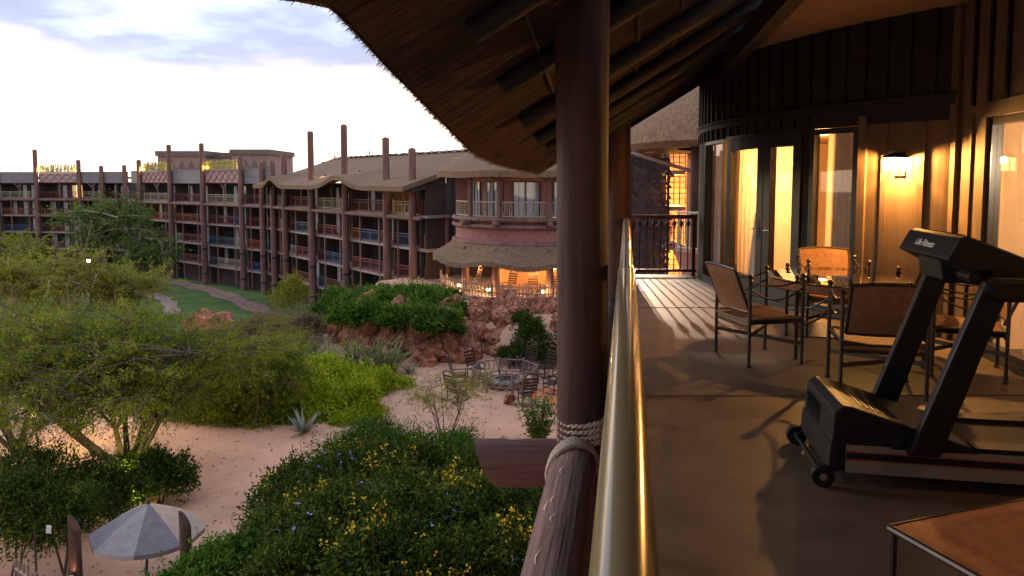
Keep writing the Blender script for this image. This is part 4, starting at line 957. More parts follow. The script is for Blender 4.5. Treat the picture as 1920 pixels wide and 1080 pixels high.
RL = {(857, 752): 'dark rocking chair at the fire pit beside the airy young acacia', (988, 757): 'dark rocking chair at the fire pit next to the squat orange boulder', (967, 690): 'dark rocking chair at the fire pit backed against the weeping rock bush'}
for px, py in ((862, 722), (893, 708), (857, 752), (967, 690), (990, 698), (1021, 706), (1034, 736), (988, 757)):
    p = atz(px, py, 0); rocker(RL.get((px, py), LAB), (p.x, p.y, gz(p.x, p.y)+.0), math.atan2(FPc.y-p.y, FPc.x-p.x)+math.pi/2, 'rocking chairs at the fire pit')
for i, a in enumerate(np.linspace(-math.pi*.85, -.6, 7)):
    rocker('dark rocking chair on the lamplit patio behind the picket fence', (ROT.x+4.9*math.cos(a), ROT.y+4.9*math.sin(a), 2.3), a+math.pi/2+.4*math.sin(i*5), 'rocking chairs on the patio')
# patio lamps
def plantern(a, r_, z, en):
    p = (ROT.x+r_*math.cos(a), ROT.y+r_*math.sin(a), z); t = thing('patio_lantern', 'small lit lantern hanging in the patio under the thatched skirt', 'lamp', p, 0, 'hanging lanterns in the patio')
    MB().lathe([(.09, .22), (.16, .2), (.02, .34), (.02, 5.42-z)], 8).build('cap', 'iron', t); MB().lathe([(.07, 0), (.11, .05), (.11, .18), (.08, .2)], 8).build('lantern_glass', 'bulb_white', t)
    lamp('lantern_light', (0, 0, -.12), en, (1, .53, .16), .1, t)
for a in (aa[0]-.25, (aa[0]+aa[1])/2, (aa[1]+aa[2])/2+.1, aa[2]+.12): plantern(a, 4.6, 3.85, 190)
for a in (aa[0]-.08, aa[1]-.07, aa[2]-.07):      # floor lanterns beside the columns
    p = (ROT.x+6.35*math.cos(a), ROT.y+6.35*math.sin(a), 2.3); t = thing('path_light', 'small floor light at the foot of a patio column', 'lamp', p, 0, 'floor lights at the patio columns')
    MB().lathe([(.1, 0), (.1, .04), (.05, .06), (.05, .3)], 8).build('stem', 'iron', t); MB().lathe([(.09, .3), (.09, .4), (.13, .42), (.02, .47)], 8).build('lamp_head', 'bulb_white', t)
    lamp('floor_glow', (.0, -.25, .4), 75, (1, .6, .22), .06, t)
# red link wall between thatched wing and rotunda
lk = thing('link_building', 'plain red stucco block joining the thatched wing to the round pavilion', 'building', (-4.2, 53.5, 0))
MB().box(0, 4.5, 0, 6, 5.4, 11.15).build('wall', 'stucco_red', lk); MB().box(.6, 4.5, 1.2, 6, -1, 5.4).build('lower_wall', 'hotel_wall', lk); MB().box(-.1, 4.6, -.1, 6.1, 11.152, 11.25).build('coping', 'roof_cap', lk)
# ================================================================ neighbouring tower seen past the end railing
nb = thing('neighbour_lodge', 'orange and red lodge block with thatched roofs and stair screen past the end railing', 'building', (5, 24, 0))
NB = lambda name, mb, m, **k: mb.build(name, m, nb, world=True, **k)
def pxbox(px0, px1, y0, y1, Z, dep):    # box whose front face shows at these pixels at distance Z
    a = atY(px0, y1, Z); b = atY(px1, y0, Z); return a.x, b.x, Z, Z+dep, a.z, b.z
NB('wall', MB().box(*pxbox(1120, 1256, 195, 300, 30, 5)), 'stucco_red')
x0_, x1_, *_r = pxbox(1120, 1252, 195, 300, 27.4, 5); NB('lower_wall', MB().box(x0_, x1_, 27.4, 35, 0, pxbox(1120, 1256, 195, 300, 30, 5)[4]), 'hotel_wall')
mdl = atY(1222, 215, 29.95); NB('medallion', MB().tube([mdl, mdl+Vector((0, -.06, 0))], .32, 16), 'iron')
b = MB(); b.grid(lambda s, t: atY(1120+150*s, 292-(292-222)*t*(.4+.6*s)-20*s, 26.5+3.4*t)+Vector((0, 0, .25)), 12, 6); b.grid(lambda s, t: atY(1120+150*s, 292-(292-222)*t*(.4+.6*s)-20*s, 26.5+3.4*t), 12, 6); b.grid(lambda s, t: atY(1120+150*s, 292-20*s, 26.5)+Vector((0, 0, .25*t)), 12, 1)
NB('thatched_lean_to', b, 'thatch', smooth=True)
# stairwell, lit
NB('stair_wall', MB().box(*pxbox(1232, 1330, 285, 900, 29.2, 4)), 'stucco_orange')
NB('pillar', MB().box(*pxbox(1284, 1300, 270, 900, 24.6, .5)), 'stucco_orange')
for y in (318, 386, 460, 540): 
    q = pxbox(1252, 1286, y-4, y+4, 26.3, 2.9); NB('landing', MB().box(q[0], q[1], q[2], q[3], q[4]-.1, q[5]-.1), 'slab')
    a = atY(1252, y-8, 26.2); c = atY(1285, y-8, 26.2); g = MB()
    for k in range(5): g.bar((a.x, 26.2, a.z+.1+.2*k), (c.x, 26.2, c.z+.1+.2*k), .025)
    for k in range(4): x = a.x+(c.x-a.x)*k/3; g.bar((x, 26.2, a.z-.1), (x, 26.2, a.z+.95), .03)
    NB('stair_railing', g, 'iron')
lp_ = atY(1266, 360, 27.6); lamp('stair_light', lp_, 650, (1, .45, .10), .1); lp_ = atY(1262, 480, 27.6); lamp('stair_light', lp_, 650, (1, .45, .10), .1)
# dark leaf-pattern metal screen
fr_ = MB(); q = pxbox(1178, 1256, 296, 620, 25.6, .08)
for (u0, u1) in ((q[0], q[0]+.08), (q[1]-.08, q[1])): fr_.box(u0, u1, 25.55, 25.65, 0, q[5])
for z in (q[5]-.08, EYE-1.7, EYE-3.2): fr_.box(q[0]+.081, q[1]-.081, 25.56, 25.64, z, z+.08)
NB('screen_frame', fr_, 'iron'); g = MB()
mat('screen_leaf', (.07, .075, .09), (.03, .032, .04), .45, 3, metal=.4)
for k in range(1500):
    x = rng.uniform(q[0], q[1]); z = rng.uniform(q[5]-7, q[5]); a = rng.uniform(0, 6.28); l = rng.uniform(.10, .2); d = Vector((math.cos(a), rng.normal()*.25, math.sin(a)))*l; s = Vector((-math.sin(a), 0, math.cos(a)))*l*.3; p = Vector((x, 25.6+rng.normal()*.04, z))
    g.add([p, p+d*.5+s, p+d, p+d*.5-s], [(0, 1, 2, 3)])
o = NB('leaf_screen', g, 'screen_leaf'); o['kind'] = 'stuff'
# round thatched hut
hc = Vector((7.05, 22.2, 0)); b = MB()
hp = [(3.25, 10.45), (3.45, 10.62), (3.35, 11.05), (2.6, 11.75), (1.4, 12.75), (.05, 13.6)]; b.lathe([(2.0, 10.5)]+hp, 48, hc, cap=False); NB('thatched_cone', b, 'thatch', smooth=True)
NB('hut_wall', MB().lathe([(1.35, 0), (1.35, 10.6)], 28, hc), 'stucco_orange', smooth=True)
for a in (-2.35, -1.6): log('hut_post', hc+Vector((2.75*math.cos(a), 2.75*math.sin(a), 0)), hc+Vector((2.75*math.cos(a), 2.75*math.sin(a), 10.7)), .13, .12, 'log_wood', nb, True, 5, n=10)
log('gutter_pole', atY(1186, 287, 25), atY(1300, 322, 21.5), .06, .06, 'log_grey', nb, True, 4, n=8)
log('ridge_pole', atY(1262, 240, 24.5), atY(1293, 140, 24.5), .14, .12, 'log_wood', nb, True, 4, n=8); log('ridge_pole', atY(1245, 235, 25.5), atY(1258, 170, 25.5), .12, .1, 'log_grey', nb, True, 4, n=8)
g = MB(); zt = atY(1305, 400, 19.6).z; cxh = atY(1340, 400, 20.6); 
for k in range(26):
    a = -math.pi*1.0+k*math.pi/25; g.tube([(cxh.x+1.05*math.cos(a), cxh.y+1.05*math.sin(a), zt-1.05), (cxh.x+1.05*math.cos(a), cxh.y+1.05*math.sin(a), zt)], .02, 5)
for z in (zt, zt-1.0): g.tube([(cxh.x+1.05*math.cos(a), cxh.y+1.05*math.sin(a), z) for a in np.linspace(-math.pi, 0, 20)], .035, 6)
NB('hut_railing', g, 'rail_cream_p'); NB('hut_balcony', MB().lathe([(.5, 0), (.9, zt-1.8), (1.15, zt-1.1), (1.12, zt-1.05)], 24, (cxh.x, cxh.y, 0)), 'stucco_red', smooth=True)
# flood lamp on the stair tower that throws the baluster shadows over the deck
fl = thing('flood_lamp', 'small lit flood lamp on a bracket above the dark leaf screen past the end railing', 'lamp', (3.15, 25.3, 11.2))
MB().bar((0, .05, 0), (0, .3, -.9), .05).build('bracket', 'iron', fl); MB().box(-.12, .12, -.1, 0, -.1, .1).build('housing', 'iron', fl); MB().box(-.1, .1, -.115, -.102, -.08, .08).build('lamp_glass', 'bulb_white', fl)
sd = bpy.data.lights.new('flood_light', 'SPOT'); sd.energy = 9000; sd.color = (1, .74, .52); sd.spot_size = R(7.5); sd.spot_blend = .8; sd.shadow_soft_size = .05
so = bpy.data.objects.new('flood_light', sd); col.objects.link(so); so.parent = fl; so.location = (0, -.14, 0); so.rotation_euler = (Vector((2.5, 11.3, DZ))-Vector((3.15, 25.2, 11.2))).to_track_quat('-Z', 'Y').to_euler()
# ================================================================ rocks
mr_ = mat('rock', (.44, .185, .105), (.13, .052, .034), .92, 2.2, bump=1, bscale=5, bd=.15, detail=13, lo=.36, hi=.64, spec=.1)
t = mr_.node_tree; b_ = t.nodes['Principled BSDF']; bpn = [n for n in t.nodes if n.type == 'BUMP'][0]; hsrc = bpn.inputs['Height'].links[0].from_socket; csrc = b_.inputs['Base Color'].links[0].from_socket
ge = t.nodes.new('ShaderNodeNewGeometry'); nz = t.nodes.new('ShaderNodeTexNoise'); nz.inputs['Scale'].default_value = 1.2; t.links.new(ge.outputs['Position'], nz.inputs['Vector'])
mxv = t.nodes.new('ShaderNodeMix'); mxv.data_type = 'RGBA'; mxv.inputs[0].default_value = .5; t.links.new(ge.outputs['Position'], mxv.inputs[6]); t.links.new(nz.outputs['Color'], mxv.inputs[7])
vo = t.nodes.new('ShaderNodeTexVoronoi'); vo.feature = 'DISTANCE_TO_EDGE'; vo.inputs['Scale'].default_value = 1.0; vmm = t.nodes.new('ShaderNodeVectorMath'); vmm.operation = 'MULTIPLY'; vmm.inputs[1].default_value = (1.3, 1.0, .55); t.links.new(mxv.outputs[2], vmm.inputs[0]); t.links.new(vmm.outputs[0], vo.inputs['Vector'])
mr2 = t.nodes.new('ShaderNodeMapRange'); mr2.inputs[2].default_value = .035; t.links.new(vo.outputs['Distance'], mr2.inputs[0])
ad = t.nodes.new('ShaderNodeMath'); ad.operation = 'MULTIPLY_ADD'; ad.inputs[1].default_value = .35; t.links.new(mr2.outputs[0], ad.inputs[0]); t.links.new(hsrc, ad.inputs[2]); t.links.new(ad.outputs[0], bpn.inputs['Height'])
mc = t.nodes.new('ShaderNodeMix'); mc.data_type = 'RGBA'; mc.inputs[6].default_value = (.09, .04, .03, 1); t.links.new(csrc, mc.inputs[7]); mc.inputs[0].default_value = 1
def rock_mesh(seed, facets=16):
    r_ = np.random.default_rng(seed); bm = bmesh.new(); bmesh.ops.create_icosphere(bm, subdivisions=4, radius=1); from mathutils import noise as mn
    pl = [(Vector(r_.normal(size=3)).normalized(), r_.uniform(.55, .85)) for _ in range(facets)]; ph = r_.uniform(0, 6, 6)
    for v in bm.verts:
        p = v.co.copy()
        for n_, d_ in pl:
            k = p.dot(n_)-d_
            if k > 0: p -= n_*k*.95
        p *= 1+.05*math.sin(5*p.x+ph[0])*math.sin(5*p.y+ph[1])+.05*math.sin(9*p.z+ph[2]+3*p.x); q_ = Vector((p.x*2.2, p.y*2.2, p.z*1.1))+Vector((seed*3.1, 0, 0)); cr_ = (1-abs(mn.noise(q_)))**7+.7*(1-abs(mn.noise(q_*2.3)))**9; p *= 1-.17*cr_+.05*mn.noise(q_*4.5); v.co = p
    me = bpy.data.meshes.new('rock'); bm.to_mesh(me); bm.free(); me.materials.append(MATS['rock']); me.polygons.foreach_set('use_smooth', [True]*len(me.polygons))
    try: me.set_sharp_from_angle(angle=R(32))
    except Exception: pass
    return me
RM = [rock_mesh(i) for i in range(9)]
rw = thing('rock_wall', 'craggy red rock face below the patio terrace', 'rock wall', (-2, 38.5, 0))
path = [(-8.6, 39.4), (-7, 38.2), (-5.2, 37.5), (-3.6, 37.3), (-2.0, 38.2), (-.4, 39.2), (1.2, 39.3), (2.8, 38.9), (4.6, 38.6), (6.4, 38.4), (8.5, 38.5), (11, 39)]
pp = []
for i in range(len(path)-1):
    for k in range(2): pp.append(Vector((*path[i], 0)).lerp(Vector((*path[i+1], 0)), k/2))
for i, p in enumerate(pp):
    for row, (z, dy, s) in enumerate(((.25, .15, 1.0), (1.0, .75, 1.15), (1.75, 1.5, 1.1), (2.0, 2.5, 1.0))):
        o = obj('rock', RM[int(rng.integers(9))], rw, True, (p.x+rng.normal()*.25, p.y+dy+rng.normal()*.22, z+rng.normal()*.15), (rng.normal()*.22, rng.normal()*.22, rng.uniform(0, 6.28)), tuple(s*np.array([rng.uniform(.6, 1.05), rng.uniform(.65, 1.05), rng.uniform(.75, 1.35)])))
    if i % 2 == 0:
        obj('rock', RM[int(rng.integers(9))], rw, True, (p.x+rng.normal()*.3, p.y+.5, .9+rng.normal()*.1), (rng.normal()*.12, rng.normal()*.12, rng.uniform(0, 6.28)), (rng.uniform(.55, .8), .7, 1.5))
def boulder(label, px, py, w_, h_, z=0, i=0, sink=.25):
    p = atz(px, py, z); o = obj('boulder', RM[i % 9]); g_ = gz(p.x, p.y); o.location = (p.x, p.y, max(g_, z-3.5)+h_*(.5-sink)); o.scale = (w_/2, w_/2*.85, h_/2); o.rotation_euler = (0, 0, i*1.3); return tag(o, label, 'boulder')
boulder('squat orange boulder resting beside the fire pit fence', 954, 757, .75, .6, 0, 1, .1)
boulder('long smooth pink boulder on the rim above the lawn, largest there', 408, 636, 3.4, 2.8, 0, 2)
boulder('tall pale boulder leaning behind the long one on the lawn rim', 372, 622, 2.4, 3.0, 0, 3)
boulder('low rounded boulder at the shrub side of the lawn rim', 456, 622, 1.6, 1.8, 0, 4)
boulder('flat-topped boulder in front of the rim boulders by the feathery bush', 440, 650, 1.6, 1.3, 0, 5)
boulder('upright red boulder half hidden by the creeper above the reeds', 640, 640, 2.2, 3.0, 0, 6, .1)
boulder('broad red boulder at the foot of the creeper beside the reeds', 680, 660, 1.9, 2.2, 0, 7, .1)
boulder('pink rock at the foot of the balcony under the dark flowering shrub', 905, 1075, 1.5, 1.2, 1.2, 8); boulder('craggy pink rock tucked against the balcony beneath the stub log', 965, 1040, 1.6, 1.7, 1.2, 3)
# ================================================================ plants
BARK = mat('bark', (.12, .085, .06), (.05, .034, .025), .9, 8, (1, 1, .3), bump=.5); mat('bark_pale', (.34, .27, .19), (.2, .15, .1), .9, 6, bump=.4)
leafmat('acacia_leaf', (.055, .085, .005), (.14, .18, .009), (.29, .31, .028), .4)
leafmat('pale_leaf', (.09, .11, .010), (.19, .20, .018), (.33, .31, .045), .4)
leafmat('tree_leaf', (.035, .07, .012), (.075, .13, .02), (.14, .20, .03), .35)
leafmat('dark_leaf', (.011, .024, .003), (.036, .064, .007), (.11, .14, .016), .3, .45)
leafmat('creeper_leaf', (.018, .048, .006), (.05, .115, .010), (.13, .21, .022), .3)
leafmat('bright_leaf', (.10, .16, .006), (.25, .32, .010), (.44, .47, .03), .4)
leafmat('brown_leaf', (.10, .065, .035), (.19, .125, .07), (.29, .20, .12), .35); leafmat('reed_leaf', (.06, .09, .03), (.13, .16, .055), (.30, .29, .11), .35)
leafmat('agave_leaf', (.12, .15, .10), (.20, .22, .16), (.32, .32, .25), .15); leafmat('yellow_flower', (.50, .30, .02), (.68, .44, .03), (.8, .56, .06), .3); leafmat('blue_flower', (.16, .2, .5), (.25, .3, .65), (.4, .45, .8), .3); leafmat('orange_flower', (.6, .07, .02), (.75, .13, .03), (.85, .25, .05), .3)
def quads(name, V, tint, m, parent, world=True):
    n = len(V)//4; me = bpy.data.meshes.new(name); me.vertices.add(len(V)); me.vertices.foreach_set('co', V.astype(np.float32).ravel())
    me.loops.add(4*n); me.loops.foreach_set('vertex_index', np.arange(4*n, dtype=np.int32)); me.polygons.add(n); me.polygons.foreach_set('loop_start', np.arange(0, 4*n, 4, dtype=np.int32))
    me.update(calc_edges=True); at = me.attributes.new('tint', 'FLOAT', 'FACE'); at.data.foreach_set('value', np.clip(tint, 0, 1).astype(np.float32)); me.materials.append(MATS[m])
    return obj(name, me, parent, world)
def unitv(a): return a/np.maximum(np.linalg.norm(a, axis=1, keepdims=True), 1e-6)
def leaf_quads(P, D, l, asp):
    S = unitv(np.cross(D, rng.normal(size=D.shape)))*(l*asp)[:, None]*.5; E = D*l[:, None]; Nn = np.cross(unitv(D), unitv(S))*(l*.08)[:, None]
    V = np.empty((len(P), 4, 3)); V[:, 0] = P; V[:, 1] = P+E*.45+S+Nn; V[:, 2] = P+E; V[:, 3] = P+E*.45-S+Nn; return V.reshape(-1, 3)
def lumps(blobs, k=7):
    out_ = []
    for (c, r, n) in blobs:
        out_.append((c, tuple(v*.72 for v in r), n//4)); r = np.array(r)
        for i in range(k):
            d = rng.normal(size=3); d /= np.linalg.norm(d); d[2] = abs(d[2])*.9-.1; q = rng.uniform(.32, .52); out_.append((tuple(np.array(c)+d*r*.78), tuple(r*q), int(n*.75/k*rng.uniform(.7, 1.3))))
    return out_
def bush_pts(blobs, per=14, spread=.16):
    Ps, Ds, Ts = [], [], []
    for (c, r, n) in blobs:
        nc = max(1, n//per); d = unitv(rng.normal(size=(nc, 3))); d[:, 2] = np.where(d[:, 2] < -.35, -d[:, 2], d[:, 2])
        ph = rng.uniform(0, 6, 4); lump = 1+.13*np.sin(4*d[:, 0]+ph[0])*np.cos(4*d[:, 1]+ph[1])+.10*np.sin(8*d[:, 2]+ph[2]+5*d[:, 0])+.07*rng.normal(size=nc)
        rad = rng.uniform(.45, 1.0, nc)**.45*lump; C = np.array(c)+d*np.array(r)*rad[:, None]; tc_ = rng.normal(.42, .17, nc)+rng.normal(0, .14)+.10*np.sin(3*d[:, 0]+ph[3])
        P = np.repeat(C, per, 0)+rng.normal(size=(nc*per, 3))*spread*min(r)**.5; D = unitv(np.repeat(d, per, 0)*.7+rng.normal(size=(nc*per, 3))*.8+np.array([0, 0, .15]))
        Ps.append(P); Ds.append(D); Ts.append(np.repeat(tc_, per)+rng.normal(0, .13, nc*per))
    return np.concatenate(Ps), np.concatenate(Ds), np.concatenate(Ts)
def bush(name, label, cat, blobs, leaf, asp, m, per=14, spread=.16, group=None, flowers=None, stems=True, lump=True, shoots=.12):
    c0_ = np.mean([b[0] for b in blobs], 0); zb = gz(c0_[0], c0_[1]); t = thing(name, label, cat, (c0_[0], c0_[1], zb), 0, group)
    P, D, T = bush_pts(lumps(blobs) if lump else blobs, per, spread); l = rng.uniform(.5, 1.5, len(P))*leaf
    if shoots:
        up = np.where(D[:, 2] > .25)[0]; ns_ = int(len(P)*shoots/14); ix = rng.choice(up, ns_); dd = unitv(D[ix]*.5+np.array([0, 0, .8])+rng.normal(size=(ns_, 3))*.35); k = 14; u = np.linspace(0, 1, k); Ls = leaf*rng.uniform(2.5, 6, ns_)
        P2 = (P[ix][:, None]+dd[:, None]*(u[None, :, None]*Ls[:, None, None])).reshape(-1, 3); D2 = unitv(np.repeat(dd, k, 0)*.4+rng.normal(size=(ns_*k, 3))*.6); T2 = np.repeat(rng.normal(.6, .2, ns_), k)+rng.normal(0, .1, ns_*k)
        P = np.concatenate([P, P2]); D = np.concatenate([D, D2]); T = np.concatenate([T, T2]); l = np.concatenate([l, rng.uniform(.5, .9, len(P2))*leaf])
    o = quads('foliage', leaf_quads(P, D, l, asp), T, m, t); o['kind'] = 'stuff'
    if stems:
        b = MB()
        for (c, r, n) in blobs:
            g_ = gz(c[0], c[1])
            for k in range(4):
                q = (c[0]+r[0]*rng.uniform(-.5, .5), c[1]+r[1]*rng.uniform(-.5, .5), c[2]+r[2]*rng.uniform(0, .6)); b.tube([(c[0]+rng.normal()*.1, c[1]+rng.normal()*.1, min(g_, c[2]-.1)-.1), ((c[0]+q[0])/2+rng.normal()*.1, (c[1]+q[1])/2, (g_+q[2])/2), q], [.035, .025, .01], 5)
        b.build('stem', 'bark', t, world=True)['kind'] = 'stuff'
    for (fm, nf, fs, fn) in (flowers or []):
        up = D[:, 2] > -.1; idx = rng.choice(np.where(up)[0], nf*3); cl = np.sin(P[idx, 0]*1.9+fn)*np.cos(P[idx, 1]*1.7+fn*2) > .3; idx = idx[cl][:nf]
        PP_ = np.repeat(P[idx]+D[idx]*leaf*.8, 3, 0)+rng.normal(size=(len(idx)*3, 3))*fs*.5; o = quads('flowers', leaf_quads(PP_, unitv(rng.normal(size=PP_.shape)+np.array([0, 0, .6])), np.full(len(PP_), fs), .8), rng.random(len(PP_)), fm, t); o['kind'] = 'stuff'
    return t
def quadbez(p, c, q, n): return [tuple((1-t)**2*np.array(p)+2*t*(1-t)*np.array(c)+t*t*np.array(q)) for t in np.linspace(0, 1, n)]
def feather_tree(name, label, base, cc, cr, stems, sec, tw, m, leaf=.06, asp=.36, nleaf=24, tr=.10, bark='bark', spray=.5, group=None, fork=.3, cat='tree', low=-.4):
    base = np.array(base); cc = np.array(cc); cr = np.array(cr); t = thing(name, label, cat, tuple(base), 0, group); wood = MB(); S = []; tips = []; ph_ = rng.uniform(0, 6, 2)
    for i in range(stems):
        a = 6.283*i/stems+rng.uniform(-.3, .3); e_ = cc+cr*np.array([math.cos(a)*rng.uniform(.35, .7), math.sin(a)*rng.uniform(.35, .7), rng.uniform(-.15, .45)])
        f = base+np.array([math.cos(a)*.08, math.sin(a)*.08, fork*rng.uniform(.6, 1.2)]); cpt = f*.55+e_*.45+np.array([0, 0, -.12*(e_[2]-f[2])]); pl = [tuple(base+np.array([math.cos(a), math.sin(a), 0])*.06-np.array([0, 0, .15]))]+quadbez(f, cpt, e_, 9); wood.tube(pl, list(np.linspace(tr, tr*.28, len(pl))), 7); S.append(pl)
    for i in range(sec):
        pl = S[i % stems]; k = rng.integers(len(pl)//2, len(pl)); p = np.array(pl[k]); d = rng.normal(size=3); d /= np.linalg.norm(d); d[2] = d[2]*.8+.2 if d[2] > low else -d[2]; lob = 1+.22*math.sin(3*math.atan2(d[1], d[0])+ph_[0])+.16*math.sin(5*math.atan2(d[1], d[0])+ph_[1]); e_ = cc+cr*d*rng.uniform(.5, 1.0)*np.array([lob, lob, .85+.3*rng.random()])
        q = quadbez(p, (p+e_)/2+np.array([0, 0, .18*np.linalg.norm(e_-p)]), e_, 7); wood.tube(q, list(np.linspace(tr*.32, tr*.10, 7)), 5)
        for j in range(tw):
            s_ = np.array(q[rng.integers(2, 7)]); d = rng.normal(size=3)*np.array([1, 1, .5]); d += .5*(s_-cc)/cr; d /= np.linalg.norm(d); L_ = spray*rng.uniform(.8, 1.9); e2 = s_+d*L_+np.array([0, 0, -(.12 if s_[2] > cc[2] else .45)*L_]); wood.tube([tuple(s_), tuple((s_+e2)/2+np.array([0, 0, .05])), tuple(e2)], [tr*.08, tr*.06, tr*.03], 3, cap=False); tips.append((s_, e2))
    wood.build('trunk', bark, t, world=True, smooth=True)
    tp = np.array([a for a, _ in tips]); te = np.array([b for _, b in tips]); n = len(tips); u = rng.uniform(.1, 1.12, (n, nleaf)); P = tp[:, None]+(te-tp)[:, None]*u[..., None]+rng.normal(size=(n, nleaf, 3))*spray*.085; D = unitv((unitv(te-tp)[:, None]*.6+rng.normal(size=(n, nleaf, 3))*.7+np.array([0, 0, -.1])).reshape(-1, 3)); P = P.reshape(-1, 3)
    T = np.repeat(rng.normal(.5, .10, n)+np.repeat(rng.normal(0, .17, (n+tw-1)//tw), tw)[:n], nleaf)+rng.normal(0, .14, n*nleaf); o = quads('crown', leaf_quads(P, D, rng.uniform(.7, 1.3, len(P))*leaf, asp), T, m, t); o['kind'] = 'stuff'; return t
def blades(name, label, cat, pos, n, length, width, droop, m, group=None, spread=.15, upr=.7, seg=5):
    V = []; T = []; t = thing(name, label, cat, tuple(pos), 0, group); pos = np.array(pos)
    for i in range(n):
        a = rng.uniform(0, 6.283); h = np.array([math.cos(a), math.sin(a), 0]); sd_ = np.array([-h[1], h[0], 0]); L_ = length*rng.uniform(.7, 1.2); el = rng.uniform(upr-.3, upr+.3); p = pos+h*rng.uniform(0, spread)+sd_*rng.normal()*spread*.4; d = h*math.cos(el*1.4)+np.array([0, 0, math.sin(el*1.4)]); pts_ = []
        for k in range(seg+1): pts_.append(p.copy()); p = p+d*L_/seg; d = d+np.array([0, 0, -droop*(k+1)/seg])+h*droop*.25; d /= np.linalg.norm(d)
        w_ = [width*x for x in np.interp(np.linspace(0, 1, seg+1), [0, .35, 1], [.6, 1, .06])]; ti = rng.normal(.5, .22)
        for k in range(seg): V += [pts_[k]-sd_*w_[k]/2, pts_[k]+sd_*w_[k]/2, pts_[k+1]+sd_*w_[k+1]/2, pts_[k+1]-sd_*w_[k+1]/2]; T.append(ti)
    o = quads('leaves', np.array(V), np.array(T), m, t); o['kind'] = 'stuff'; return t
def pw(px, py, Y): p = atY(px, py, Y); return (p.x, p.y, p.z)
def blob(px, py, Y, rx, ry, rz, n): return (pw(px, py, Y), (rx, ry, rz), n)
def gp(px, py, z=0):
    p = atz(px, py, z)
    for _ in range(4): p = atz(px, py, gz(p.x, p.y))
    return (p.x, p.y, gz(p.x, p.y))
# --- feathery acacia in the foreground, left
bs = gp(240, 912); feather_tree('acacia_tree', 'large spreading feathery acacia with many dark stems beside the umbrella', bs, (bs[0]-1.0, bs[1]+.5, 3.45), (5.5, 4.3, 1.95), 9, 200, 14, 'acacia_leaf', .10, .3, 34, .12, spray=.62, fork=.5, low=-.6)
b2 = gp(30, 860); feather_tree('acacia_tree', 'feathery acacia at the left edge beside the spreading one', b2, (b2[0]-.6, b2[1]+.5, 3.6), (3.6, 3.0, 2.0), 6, 80, 13, 'acacia_leaf', .10, .3, 30, .10, spray=.6, fork=.5)
b3 = gp(400, 790); feather_tree('acacia_shrub', 'dense olive feathery shrub between the big acacia and the curved path edge', b3, (b3[0]-.3, b3[1]+1.5, 1.35), (2.7, 2.2, 1.25), 8, 90, 12, 'acacia_leaf', .11, .3, 30, .05, spray=.6, fork=.2, cat='shrub', low=-.9)
b3 = gp(480, 800); feather_tree('acacia_shrub', 'dense olive feathery shrub arching over the curved path edge', b3, (b3[0]-.0, b3[1]+1.3, 1.75), (2.2, 2.2, 1.6), 8, 110, 13, 'acacia_leaf', .10, .3, 34, .05, spray=.55, fork=.2, cat='shrub', low=-.95)
for px, py, cpx, cpy, Y, rx, rz_, lab in ((150, 640, 120, 525, 44, 4.2, 1.6, 'pale-trunked umbrella thorn tree rising behind the big acacia'), (232, 630, 235, 545, 47, 3.2, 1.4, 'slim umbrella thorn with forked trunk next to the pale-trunked one'), (20, 640, 15, 535, 42, 3.2, 1.9, 'umbrella thorn at the left behind the big acacia'), (60, 560, 20, 470, 62, 3.6, 1.5, 'dim umbrella thorn on the lawn before the far wing')):
    c = pw(cpx, cpy, Y); q = (c[0]+(px-cpx)*.01, Y, gz(c[0], Y)); feather_tree('thorn_tree', lab, q, c, (rx, rx*.8, rz_), 5, 34, 12, 'pale_leaf', .16, .4, 26, .12, 'bark_pale', .75, None, max(.8, (c[2]-q[2])*.45))
for cpx, cpy, Y, rx, rz_, lab in ((205, 425, 82, 5.4, 3.4, 'tall dark green tree standing against the gap between the far wings'),):
    c = pw(cpx, cpy, Y); q = (pw(160, 500, Y)[0], Y, SAV); feather_tree('shade_tree', lab, q, c, (rx+.8, 4, rz_), 6, 46, 12, 'tree_leaf', .30, .5, 20, .26, 'bark_pale', 1.25, None, 4.0, low=-.9)
c = pw(275, 470, 80); feather_tree('shade_tree', 'smaller dark green tree overlapping the middle wing corner', (c[0]-1, 80, SAV), c, (3.2, 3, 2.9), 4, 24, 10, 'tree_leaf', .3, .5, 18, .18, 'bark_pale', 1.1, None, 2.0, low=-.9)
# --- far low hedges and shrubs
for px, py, Y, rx, lab in ((20, 505, 78, 5, 'dark rounded hedge on the lawn in front of the far wing'), (150, 535, 70, 6, 'long dark hedge at the lawn edge under the tall tree'), (330, 560, 60, 0, '')):
    if rx: bush('lawn_shrub', lab, 'shrub', [blob(px-40, py, Y, rx*.6, 2, 1.5, 2500), blob(px+30, py+3, Y-1, rx*.6, 2, 1.4, 2500)], .28, .55, 'dark_leaf', spread=.3)
bush('upright_shrub', 'feathery upright shrub at the base of the thatched wing', 'shrub', [blob(547, 572, 52, 1.5, 1.3, 1.6, 3500), blob(545, 545, 52, .9, .8, 1.2, 1800)], .16, .3, 'pale_leaf', spread=.25)
